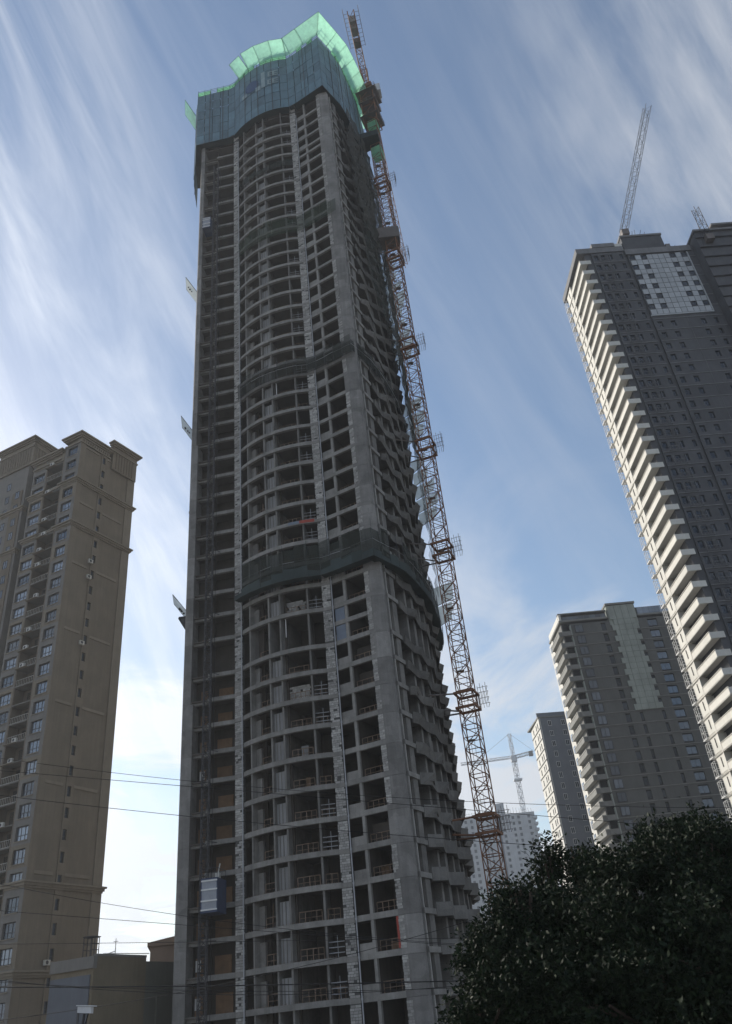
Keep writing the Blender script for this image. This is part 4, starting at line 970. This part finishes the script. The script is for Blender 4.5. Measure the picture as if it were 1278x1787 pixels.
# roof derricks
def derrick(lab, a, b, w_, n, m_):
    t_ = thing('derrick', lab, 'crane', a, 'lattice booms on the grey tower'); mb = MB(); lattice(mb, a, b, w_, n, .07, .04, (1, .2, 0)); part('boom', mb, m_, t_)
    mb = MB(); a = Vector(a); b = Vector(b); mb.bar(a+Vector((-1.8, 0, -3)), b+Vector((-.4, 0, -.3)), .03); part('hoist_rope', mb, 'wire', t_)
    mb = MB(); mb.box(a.x-.8, a.x+.8, a.y-.8, a.y+.8, a.z-1.6, a.z); part('boom_base', mb, 'crane_grey', t_)
derrick('long pale lattice boom rising from the roof of the grey tower', at_d(1089, 404, 137), at_d(1130, 186, 137), 1.4, 18, 'hoist_mesh')
derrick('short dark lattice boom at the right end of the grey tower roof', at_d(1236, 412, 141), at_d(1213, 364, 141), 1.1, 6, 'steel_dark')
# ================================================================== two grey blocks behind, right of centre
def block(name, lab, ox, oy, azl, azf, depth, width, H, fh, n, spec):
    t_ = thing(name, lab, 'building', (ox+width/2, oy+depth/2, 0)); FLx = Fr(ox, oy, azl); FFx = Fr(ox, oy, azf)
    z = [H-fh*(n-k)-.6 for k in range(n)]
    def rp_(nm, mb, m_, ks=None):
        me = mb.mesh(nm, m_); return [part(nm, me, None, t_, (0, 0, z[k])) for k in (ks or range(n))]
    mb = MB(); mb.prism([tuple(FFx.p(.5, -.5)[:2]), tuple(FFx.p(width, -.5)[:2]), tuple((FFx.p(width, -.5)+FLx.u*(depth-1))[:2]), tuple((FFx.p(.5, -.5)+FLx.u*(depth-1))[:2])], 0, H-.5); part('body_wall', mb, 'void', t_)  # near-black body paints in the shade of the rooms behind the window holes
    return t_, FLx, FFx, z, rp_
t_, ML, MF, mz, mrep = block('grey_block', 'mid-height grey apartment block with a pale lift shaft right of centre', 46.6, 192.4, -2.5, 87.5, 16, 42, 90.0, 3.0, 29, None)
mb = MB(); ML.box(mb, 0.0, 10, -.15, 0.9, -.3, .9); mrep('balcony_parapet', mb, 'mid_ledge')
mb = MB(); ML.box(mb, -.05, 10.05, -.2, 1.0, .9, 1.0); mrep('parapet_cap', mb, 'cream')
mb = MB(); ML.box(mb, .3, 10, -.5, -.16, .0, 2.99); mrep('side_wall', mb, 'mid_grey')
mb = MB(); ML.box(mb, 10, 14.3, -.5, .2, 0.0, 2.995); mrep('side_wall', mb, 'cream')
mb = MB(); ML.box(mb, 11.5, 13.3, .2, .3, .6, 2.2); mrep('bay_window', mb, 'glass_pale')
mb = MB(); MF.box(mb, .05, 2.2, -.3, .5, -.3, .85); mrep('balcony_parapet', mb, 'mid_ledge')
mb = MB(); MF.box(mb, 2.2, 2.45, -.4, .5, -.3, 2.4); mrep('balcony_screen', mb, 'mid_pale')
WM = [(3.6, 5.2), (10.6, 11.4), (24.0, 25.2), (26.0, 26.8), (30, 31)]
mw = MB(); wall_holes(mw, MF, 2.45, 12.0, 0, 2.995, [(3.5, 5.6, .4, 2.5), (10.4, 11.6, .5, 2.4)], -.5, 0); mrep('front_wall', mw, 'mid_grey')
mw = MB(); wall_holes(mw, MF, 12.0, 42, 0, 2.995, [(14.0, 14.8, .7, 2.2), (19.4, 20.2, .7, 2.2), (22.5, 25.0, .3, 2.5), (27.2, 28.0, .8, 2.2), (32, 34, .5, 2.4)], -.5, 0.01); mrep('front_wall', mw, 'mid_grey')
mb = MB(); MF.box(mb, 2.4, 42, 0.012, .14, -.06, .12); mrep('floor_ledge', mb, 'mid_ledge')
wf, wg = window_mesh(MF, 3.5, 5.6, .2, .4, 2.5, 1, False, .08); me, mg = wf.mesh('bay_window', 'window_frame'), wg.mesh('pane', 'glass_pale')
for k in range(29): o = part('bay_window', me, None, t_, (0, 0, mz[k])); sub('pane', mg, None, o)
for a, b in ((10.4, 11.6), (22.5, 25.0), (19.4, 20.2), (14.0, 14.8)):
    wf, wg = window_mesh(MF, a, b, -.25, .6, 2.3, 1, False, .06); me, mg = wf.mesh('window', 'window_frame'), wg.mesh('pane', 'glass')
    for k in range(6, 29): o = part('window', me, None, t_, (0, 0, mz[k])); sub('pane', mg, None, o)
# pale lift shaft on the top ten floors
for k in range(29-8, 29+1):
    z0 = mz[k] if k < 29 else 90.0-.6
    for c in range(4):
        for h in range(2):
            if k == 29 and h: continue
            a = 13.0+c*1.75
            if c in (0, 3) and h == 1: a0, a1 = (a+.75, a+1.7) if c == 0 else (a+.03, a+.9)
            else: a0, a1 = a+.03, a+1.72
            mb = MB(); MF.box(mb, a0, a1, .15, .42, z0+1.5*h+.02, z0+1.5*h+1.48+(2.4 if k == 29 else 0)); part('shaft_panel', mb, 'mid_pale', t_)
mb = MB(); MF.box(mb, 12.8, 20.2, -6, .1, 88, 93.5); part('shaft_head', mb, 'mid_pale', t_)
mb = MB(); MF.box(mb, 12.6, 20.4, -6, .6, 93.5, 94.0); part('shaft_cap', mb, 'mid_ledge', t_)
mb = MB(); MF.box(mb, -.2, 12.6, -14, .2, 90.0, 90.5); part('roof_slab', mb, 'mid_ledge', t_)
mb = MB(); MF.box(mb, .0, 12.6, -1.2, -.9, 90.5, 92.2); part('roof_parapet', mb, 'mid_grey', t_)
mb = MB(); ML.box(mb, 0, 13.5, -.6, 0, 90.5, 92.2); part('roof_parapet', mb, 'cream', t_)
mb = MB(); MF.box(mb, -.1, 12.6, -1.3, .0, 92.2, 92.5); part('parapet_cap', mb, 'mid_ledge', t_)
for a in range(8):
    mb = MB(); MF.box(mb, .8+a*1.45, 2.1+a*1.45, -.05, .05, 90.5, 91.4); part('glass_balustrade', mb, 'glass_pale', t_)
for a in range(10):
    mb = MB(); MF.box(mb, 20.6+a*1.5, 22.0+a*1.5, -.05, .05, 90.5, 92.3); part('glass_balustrade', mb, 'glass_pale', t_)
mb = MB(); MF.box(mb, 20.4, 42, -18, .2, 90.0, 90.5); part('roof_slab', mb, 'mid_ledge', t_)
mb = MB(); MF.box(mb, 20.4, 42, -5, -2.2, 90.5, 93.4); part('roof_room', mb, 'mid_grey', t_)
t3, SL, SF, sz, srep = block('slim_block', 'slim far block with a sunlit cream side, peeping out left of the grey block', 44.0, 235, -3.5, 84.0, 14, 20, 79.5, 3.0, 26, None)
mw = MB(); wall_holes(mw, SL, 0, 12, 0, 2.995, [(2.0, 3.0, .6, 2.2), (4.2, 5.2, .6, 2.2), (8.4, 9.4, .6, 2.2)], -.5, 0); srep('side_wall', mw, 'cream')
mb = MB(); SL.box(mb, 0, 12, 0, .16, -.08, .14); srep('floor_ledge', mb, 'mid_ledge')
mw = MB(); wall_holes(mw, SF, 0.02, 20, 0, 2.995, [(2.6, 3.7, .6, 2.2), (6.6, 7.8, .6, 2.2), (11, 12, .6, 2.2)], -.5, 0.01); srep('front_wall', mw, 'far_grey')
for F, a, b, m_ in ((SF, 2.6, 3.7, 'glass'), (SF, 6.6, 7.8, 'glass'), (SL, 2.0, 3.0, 'glass'), (SL, 4.2, 5.2, 'glass'), (SL, 8.4, 9.4, 'glass')):
    wf, wg = window_mesh(F, a, b, -.2 if F is SL else .0, .6, 2.2, 1, False, .1); me, mg = wf.mesh('window', 'frame_white' if F is SF else 'window_frame'), wg.mesh('pane', m_)
    for k in range(4, 26): o = part('window', me, None, t3, (0, 0, sz[k])); sub('pane', mg, None, o)
mb = MB(); SF.box(mb, -.1, 20, -14, .1, 79.0, 79.4); part('roof_slab', mb, 'mid_ledge', t3)
mb = MB(); SF.box(mb, .2, 20, -2.0, -1.6, 79.4, 81.0); part('roof_parapet', mb, 'far_grey', t3)
# ================================================================== far pale block under construction with its crane
FW = thing('pale_block', 'far pale block with a grid of open windows between crane mast and slim block', 'building', (52, 465, 0))
PF = Fr(28, 460, 89.0); PH = 97.0; pfh = 3.0; pn = 30
wins = [(1.6+4.3*k+(1.2 if k % 2 else 0), 3.0+4.3*k+(1.2 if k % 2 else 0)) for k in range(10)]
mw = MB(); wall_holes(mw, PF, 0, 45.5, 0, pfh-.004, [(a, b, .7, 2.3) for a, b in wins], -.8, 0); me = mw.mesh('front_wall', 'far_white')
pz = [PH-pfh*(pn-k) for k in range(pn)]
mb = MB(); PF.box(mb, .5, 45, -16, -.8, 0, PH-.5); part('body_wall', mb, 'far_grey', FW)
for k in range(pn): part('front_wall', me, None, FW, (0, 0, pz[k]))
mb = MB(); PF.box(mb, 44.5, 46.6, -4, .8, -.2, 1.0); me = mb.mesh('end_balcony', 'far_white')
for k in range(pn): part('end_balcony', me, None, FW, (0, 0, pz[k]))
mb = MB(); PF.box(mb, 25.3, 26.0, -.2, .25, 0, PH); part('joint_recess', mb, 'far_grey', FW)
for k in range(pn-14, pn):
    for a, b in wins:
        wf = MB(); PF.box(wf, a, b, -.75, -.6, pz[k]+.7, pz[k]+2.3)
        if a > 6: part('window', wf, 'far_grey', FW)
mb = MB(); PF.box(mb, 25.2, 29.8, -6, .0, PH, PH+6.5); part('lift_head', mb, 'far_white', FW)
mb = MB(); PF.box(mb, 0, 45.5, -16, .1, PH, PH+.6); part('roof_slab', mb, 'far_white', FW)
for k in range(28):
    if 16 < k < 19: continue
    q = PF.p(.5+1.62*k, -.5, PH+.6); mb = MB(); mb.bar(q, q+Vector((0, 0, random.uniform(2, 3.2))), .07); part('starter_bar', mb, 'steel_dark', FW)
mb = MB()
for h in (1.0, 2.0): mb = MB(); mb.bar(PF.p(0, -.5, PH+.6+h), PF.p(25, -.5, PH+.6+h), .05); part('roof_rail', mb, 'steel_dark', FW)
CB = at_d(912, 1404, 470); CT = at_d(897, 1325, 470); CH = at_d(886, 1281, 470); CB.x = CT.x = CH.x = (CB.x+CT.x)/2
fc = thing('distant_crane', 'distant white flat tower crane with level jib above the far pale block', 'crane', (CB.x, CB.y, 60))
mb = MB(); lattice(mb, (CB.x, CB.y, 60), (CB.x, CB.y, CT.z), 2.0, 22, .17, .12, (1, .4, 0)); part('mast', mb, 'crane_white', fc)
mb = MB(); lattice(mb, (CB.x, CB.y, CT.z), (CB.x, CB.y, CH.z), 1.5, 4, .16, .1, (1, .4, 0)); part('tower_head', mb, 'crane_white', fc)
JL = at_d(802, 1318, 470); JL = Vector((JL.x, JL.y, CT.z+1)); JR = at_d(929, 1303, 465); JR = Vector((JR.x, JR.y, CT.z+1))
mb = MB(); lattice(mb, (CB.x, CB.y, CT.z+1), JL, 1.6, 24, .15, .09, (0, 0, 1), tri=True); part('jib', mb, 'crane_white', fc)
mb = MB(); lattice(mb, (CB.x, CB.y, CT.z+1), JR, 1.6, 6, .15, .09, (0, 0, 1)); part('counter_jib', mb, 'crane_white', fc)
mb = MB(); h = Vector((CB.x, CB.y, CH.z)); mb.bar(h, h.lerp(JL, .7)-Vector((0, 0, (h.z-CT.z)*.3-1)), .06); mb.bar(h, JR+Vector((0, 0, 1)), .06); part('pendant_bar', mb, 'crane_grey', fc)
mb = MB(); mb.box(CB.x-1.6, CB.x+1.6, CB.y-1.6, CB.y+1.6, CT.z-1.5, CT.z+1.8); part('slewing_unit', mb, 'crane_white', fc)
mb = MB(); mb.box(JR.x-2.6, JR.x-.4, JR.y-.8, JR.y+.8, CT.z-1, CT.z+1.6); part('counterweight', mb, 'counterweight', fc)
mb = MB(); mb.box(CB.x-2.2, CB.x+2.4, CB.y-2, CB.y+2, CT.z-12, CT.z-11.2); part('climbing_frame', mb, 'crane_white', fc)
# ================================================================== low buildings at the lower left
lb = thing('low_building', 'low flat-roofed building with a blue-grey side and a tan side beside the tower foot', 'building', (-29, 92, 0))
LA = Fr(-30.0, 84.9, 23.5); LB = Fr(-30.0, 84.9, -66.5); LH = 15.0
mb = MB(); mb.prism([tuple(LA.p(0, 0)[:2]), tuple(LA.p(7.4, 0)[:2]), tuple(LA.p(7.4, -5.25)[:2]), tuple(LA.p(0, -5.25)[:2])], 0, LH); part('tan_wall', mb, 'low_tan', lb)
mb = MB(); mb.prism([tuple(LA.p(7.4, -.3)[:2]), tuple(LA.p(20, -.3)[:2]), tuple(LA.p(20, -9)[:2]), tuple(LA.p(7.4, -9)[:2])], 0, LH-.3); part('olive_wall', mb, 'low_olive', lb)
mb = MB(); LA.box(mb, 9.5, 19, -.3, -.15, 0, LH-3.4); part('olive_panel', mb, 'low_olive', lb)
mb = MB(); LB.box(mb, .3, 5.2, 0.004, .12, 0, LH-1.5); part('blue_cladding', mb, 'low_blue', lb)
mb = MB(); LB.box(mb, .3, 5.2, 0.12, .2, LH-6.9, LH-6.4); part('cladding_band', mb, 'low_olive', lb)
mb = MB(); LB.box(mb, 1.2, 1.35, 0.12, .24, 0, LH-4); part('rain_pipe', mb, 'steel_dark', lb)
mb = MB(); LB.box(mb, -.1, 5.3, -.3, .2, LH-1.0, LH+.02); part('roof_fascia', mb, 'grey_render', lb)
mb = MB(); LA.box(mb, 0.2, 7.4, -.3, .06, LH, LH+.2); part('roof_coping', mb, 'grey_render', lb)
cg = thing('roof_cage', 'small steel frame cage on the roof edge of the low building', 'cage', LA.p(.8, -.6, LH+.2)); mb = MB()
for u in (-.1, .4, 1.0):
    for d in (-.5, -1.4): mb.bar(LA.p(u, d, LH), LA.p(u, d, LH+1.7), .045)
for h in (.6, 1.1, 1.65):
    for d in (-.5, -1.4): mb.bar(LA.p(-.1, d, LH+h), LA.p(1.0, d, LH+h), .035)
part('cage_frame', mb, 'steel_dark', cg)
mb = MB(); LA.box(mb, -.2, 1.1, -1.5, -.4, LH+1.7, LH+1.76); part('cage_roof', mb, 'steel_dark', cg)
ant = thing('roof_antenna', 'thin antenna pole standing on the low building roof', 'antenna', LA.p(5, -2, LH)); mb = MB(); q = LA.p(5, -2, LH); mb.bar(q, q+Vector((0, 0, 1.9)), .04); mb.bar(q+Vector((-.25, 0, 1.6)), q+Vector((.25, 0, 1.6)), .03); part('pole', mb, 'ac_white', ant)
rb = thing('roof_rack', 'low bent railing lying along the low building roof', 'railing', LA.p(3, -1, LH)); mb = MB(); mb.bar(LA.p(2.2, -1, LH+.2), LA.p(3.9, -1, LH+.6), .04); mb.bar(LA.p(3.9, -1, LH+.2), LA.p(3.9, -1, LH+1.0), .04); mb.bar(LA.p(2.2, -1, LH+.35), LA.p(9, -1, LH+.5), .04); part('rail', mb, 'ac_white', rb)
hs = thing('brick_house', 'small reddish house top showing between the low building and the tower', 'building', (-30, 112, 0))
q = at_d(262, 1666, 112); HZ = at_d(290, 1650, 112).z
mb = MB(); mb.prism([(q.x, q.y), (q.x+7, q.y+1.5), (q.x+5, q.y+9), (q.x-2, q.y+8)], 0, HZ); part('wall', mb, 'brick_red', hs)
mb = MB(); mb.hexa([(q.x-.3, q.y-.3, HZ), (q.x+7.3, q.y+1.2, HZ), (q.x+5.2, q.y+9.3, HZ), (q.x-2.3, q.y+8.3, HZ), (q.x-.3, q.y-.3, HZ+.4), (q.x+7.3, q.y+1.2, HZ+1.6), (q.x+5.2, q.y+9.3, HZ+1.6), (q.x-2.3, q.y+8.3, HZ+.4)]); part('roof', mb, 'brick_red', hs)
# ================================================================== surveillance camera on its pole
q = at_d(150, 1760, 17); cc_ = thing('surveillance_camera', 'white bullet surveillance camera on a pole at the bottom left', 'camera', (q.x, q.y, 0))
mb = MB(); mb.hexa([q+Vector(v) for v in ((-.13, -.05, -.055), (.11, -.05, -.085), (.11, .07, -.085), (-.13, .07, -.055), (-.13, -.05, .035), (.11, -.05, .01), (.11, .07, .01), (-.13, .07, .035))]); part('housing', mb, 'cctv', cc_)
mb = MB(); mb.hexa([q+Vector(v) for v in ((-.15, -.07, .045), (.16, -.07, .012), (.16, .09, .012), (-.15, .09, .045), (-.15, -.07, .06), (.16, -.07, .027), (.16, .09, .027), (-.15, .09, .06))]); part('sun_shield', mb, 'cctv', cc_)
mb = MB(); mb.bar(q+Vector((-.02, 0, -.08)), q+Vector((-.04, .02, -.22)), .025, 8); mb.bar(q+Vector((-.04, .02, -.22)), q+Vector((-.04, .02, -.30)), .06, 8); part('bracket', mb, 'steel_dark', cc_)
mb = MB(); mb.bar((q.x-.04, q.y+.02, 0), (q.x-.04, q.y+.02, q.z-.3), .05, 10); part('pole', mb, 'steel_dark', cc_)
mb = MB(); mb.bar(q+Vector((.05, 0, -.08)), q+Vector((0, .02, -.25)), .01, 6); mb.bar(q+Vector((0, .02, -.25)), q+Vector((-.1, .02, -.4)), .01, 6); part('cable', mb, 'wire', cc_)
# ================================================================== overhead wires
def wire(lab, P, Y, r):
    W3 = [at_y(x, y, Y) for x, y in P]; X = np.array([p.x for p in W3]); Z = np.array([p.z for p in W3])
    co_ = np.polyfit(X, Z, 2 if len(P) > 2 else 1); xs_ = np.linspace(X[0]-10, max(X[-1], 1)+10, 70); mb = MB()
    pr = None
    for x in xs_:
        xe = min(max(x, X[0]-10), X[-1]+10); q = Vector((x, Y, float(np.polyval(co_, xe))))
        if pr is not None: mb.bar(pr, q, r*.68, 5)
        pr = q
    o = part('power_line', mb, 'wire', None); tag(o, lab, 'power line', 'power lines across the view')
wire('topmost thin power line crossing from the left tower to the right trees', [(0, 1322), (190, 1348), (410, 1375), (610, 1385), (1000, 1402), (1278, 1412)], 27, .012)
wire('power line just under the topmost one, meeting it at the tower edge', [(0, 1346), (190, 1360), (415, 1378), (733, 1409), (1125, 1438)], 27.4, .014)
wire('middle power line crossing the hoist above its lower cabin', [(0, 1388), (190, 1411), (415, 1433), (640, 1453), (945, 1476)], 27.2, .014)
wire('power line crossing just below the lower hoist cabin', [(0, 1590), (320, 1613), (425, 1623), (640, 1640), (830, 1652)], 26.0, .011)
wire('nearly level thin wire above the low building roof', [(0, 1648), (210, 1646), (420, 1643), (640, 1640)], 26.4, .010)
wire('thick dark cable crossing the low building wall', [(0, 1723), (320, 1722), (640, 1715), (790, 1713)], 24.0, .022)
wire('lowest sagging cable over the low building wall', [(60, 1716), (180, 1728), (300, 1738), (500, 1732), (800, 1722)], 24.4, .012)
wire('thin cable just under the thick dark one', [(160, 1722), (300, 1730), (600, 1728), (820, 1724)], 24.8, .010)
wire('slanting wire rising to the right across the low building wall', [(130, 1770), (240, 1738), (440, 1700), (640, 1668), (700, 1645), (865, 1588)], 23.0, .011)
wire('thin slack wire across the tower foot below the red board', [(560, 1628), (690, 1640), (800, 1648)], 25.2, .010)
# ================================================================== trees
lm = bpy.data.materials.new('leaf'); lm.use_nodes = True; t = lm.node_tree; b = t.nodes['Principled BSDF']
gi = t.nodes.new('ShaderNodeNewGeometry'); rmp = t.nodes.new('ShaderNodeValToRGB'); rmp.color_ramp.elements[0].color = (.005, .011, .006, 1); rmp.color_ramp.elements[1].color = (.020, .034, .014, 1)
t.links.new(gi.outputs['Random Per Island'], rmp.inputs[0]); t.links.new(rmp.outputs[0], b.inputs['Base Color']); b.inputs['Roughness'].default_value = .7; b.inputs['Specular IOR Level'].default_value = .15
tr = t.nodes.new('ShaderNodeBsdfTranslucent'); t.links.new(rmp.outputs[0], tr.inputs[0]); mxs = t.nodes.new('ShaderNodeMixShader'); mxs.inputs[0].default_value = .06
t.links.new(b.outputs[0], mxs.inputs[1]); t.links.new(tr.outputs[0], mxs.inputs[2]); t.links.new(mxs.outputs[0], t.nodes['Material Output'].inputs[0])
MATS['leaf'] = lm
def tree(name, lab, base, lobes, nleaf, ls=.13, seed=1):
    """lobes: (x,y,z,rx,ry,rz) ellipsoids; leaves grow on short twigs spread through them"""
    g_ = np.random.default_rng(seed); t_ = thing(name, lab, 'tree', base, 'street trees at the lower right')
    bx_, by_ = base[0], base[1]; top = max(l[2] for l in lobes)
    mb = MB(); fork = Vector((bx_, by_, 3.2)); pts = [Vector((bx_, by_, 0)), Vector((bx_+.08, by_, 1.6)), fork]
    for a, c, r in ((pts[0], pts[1], .24), (pts[1], pts[2], .20)): mb.bar(a, c, r, 9)
    part('trunk', mb, 'bark', t_)
    for l in lobes:
        mb = MB(); c = Vector(l[:3]); m_ = fork.lerp(c, .5)+Vector((0, 0, .4)); mb.bar(fork-Vector((0, 0, .2)), m_, .11, 6); mb.bar(m_, c, .07, 6)
        for k in range(7):
            v = Vector(g_.normal(size=3)); v.normalize(); e = c+Vector((v.x*l[3], v.y*l[4], abs(v.z)*l[5]))*.8; mb.bar(m_.lerp(c, g_.uniform(.3, 1)), e, .03, 5)
        part('limb', mb, 'bark', t_)
    vol = np.array([l[3]*l[4]*l[5] for l in lobes])**.75; vol /= vol.sum(); nt_ = nleaf//14
    li = g_.choice(len(lobes), nt_, p=vol); Lb = np.array(lobes)[li]
    d = g_.normal(size=(nt_, 3)); d /= np.linalg.norm(d, axis=1)[:, None]; rad = g_.uniform(.25, 1, nt_)**.45*(1+.16*np.sin(d[:, 0]*9+li)*np.cos(d[:, 2]*7+li*2))
    cen = Lb[:, :3]+d*Lb[:, 3:]*rad[:, None]
    q_ = cen*2.1+seed; keep = (np.sin(q_[:, 0]*1.7+np.sin(q_[:, 2]*1.3))+np.sin(q_[:, 1]*1.9+q_[:, 2]*.7)+np.sin(q_[:, 2]*2.3+q_[:, 0]*.8)) > -.55
    cen, d = cen[keep], d[keep]; nt_ = len(cen)
    # twigs
    td = d+g_.normal(scale=.5, size=(nt_, 3))+np.array([0, 0, .25]); td /= np.linalg.norm(td, axis=1)[:, None]
    n = nt_*14; k = np.tile(np.arange(14)/14., nt_); C = np.repeat(cen, 14, 0)+np.repeat(td, 14, 0)*(k[:, None]-.5)*.75+g_.normal(scale=.055, size=(n, 3))
    ax = np.repeat(td, 14, 0)*.5+g_.normal(scale=.6, size=(n, 3))+np.array([0, 0, -.25]); ax /= np.linalg.norm(ax, axis=1)[:, None]
    sd_ = np.cross(ax, g_.normal(size=(n, 3))); sd_ /= np.linalg.norm(sd_, axis=1)[:, None]; nn = np.cross(ax, sd_)
    s_ = ls*g_.uniform(.5, 1.4, n)[:, None]; wd = .24
    V = np.stack([C, C+ax*s_*.45+sd_*s_*wd+nn*s_*.06, C+ax*s_, C+ax*s_*.45-sd_*s_*wd+nn*s_*.06], 1).reshape(-1, 3).astype(np.float32)
    me = bpy.data.meshes.new('crown'); me.vertices.add(4*n); me.vertices.foreach_set('co', V.ravel()); me.loops.add(4*n); me.loops.foreach_set('vertex_index', np.arange(4*n, dtype=np.int32))
    me.polygons.add(n); me.polygons.foreach_set('loop_start', np.arange(0, 4*n, 4, dtype=np.int32)); me.update(calc_edges=True); me.materials.append(lm)
    link('crown', me, t_)
def lobe(px_, py_, D, rx_, rz_, ry_=None): q = at_d(px_, py_, D); return (q.x, q.y, q.z, rx_, ry_ or rx_*.9, rz_)
tree('broadleaf_tree', 'broad dark leafy tree filling the lower right corner', tuple(pol(18.5, 21.5)), [lobe(1215, 1585, 21.5, 1.9, 1.8), lobe(1095, 1620, 21, 1.6, 1.6), lobe(1270, 1515, 23, 1.5, 1.2), lobe(1165, 1495, 22.5, 1.0, .75), lobe(1235, 1475, 22.5, .6, .5), lobe(1140, 1468, 22.5, .32, .3), lobe(1190, 1452, 22.5, .35, .28), lobe(1080, 1530, 22.5, .4, .35), lobe(1110, 1500, 23, .55, .45), lobe(1100, 1710, 20, 2.1, 1.6), lobe(1260, 1700, 20, 2.2, 1.8), lobe(1180, 1800, 19.5, 2.5, 1.6), lobe(1330, 1620, 22, 2, 2)], 215000, .115, 3)
tree('broadleaf_tree', 'dark leafy tree with a pointed tuft, left of the broad corner tree', tuple(pol(9.3, 22.5)), [lobe(962, 1515, 22.5, .38, .62), lobe(950, 1570, 22.5, .5, .5), lobe(1015, 1620, 22, 1.05, 1.2), lobe(1035, 1535, 23, .75, .62), lobe(1010, 1490, 23, .3, .3), lobe(925, 1620, 22, .75, .8), lobe(960, 1710, 21, 1.8, 1.5), lobe(1020, 1790, 20.5, 2.0, 1.5)], 140000, .11, 5)
tree('broadleaf_tree', 'lower light-edged leafy tree in front of the tower foot', tuple(pol(5.0, 20.5)), [lobe(900, 1640, 21, .65, .75), lobe(915, 1585, 21.5, .5, .5), lobe(865, 1700, 20.5, .75, .75), lobe(895, 1770, 20, 1.15, 1.0), lobe(850, 1790, 19.5, .8, .6), lobe(950, 1760, 20, 1.4, 1.2), lobe(888, 1578, 21.5, .42, .42), lobe(868, 1650, 21, .4, .4)], 80000, .105, 8)
# ================================================================== haze
hz = MB(); hz.box(-3200, 3200, -3200, 3200, -1.0, 200)
hm = bpy.data.materials.new('haze'); hm.use_nodes = True; t = hm.node_tree; t.nodes.clear(); ho = t.nodes.new('ShaderNodeOutputMaterial'); pv = t.nodes.new('ShaderNodeVolumePrincipled')
pv.inputs['Color'].default_value = (.88, .93, 1, 1); pv.inputs['Density'].default_value = .00024; pv.inputs['Anisotropy'].default_value = .3
t.links.new(pv.outputs[0], ho.inputs['Volume']); MATS['haze'] = hm
h_ = part('haze', hz, 'haze', None); h_['kind'] = 'stuff'
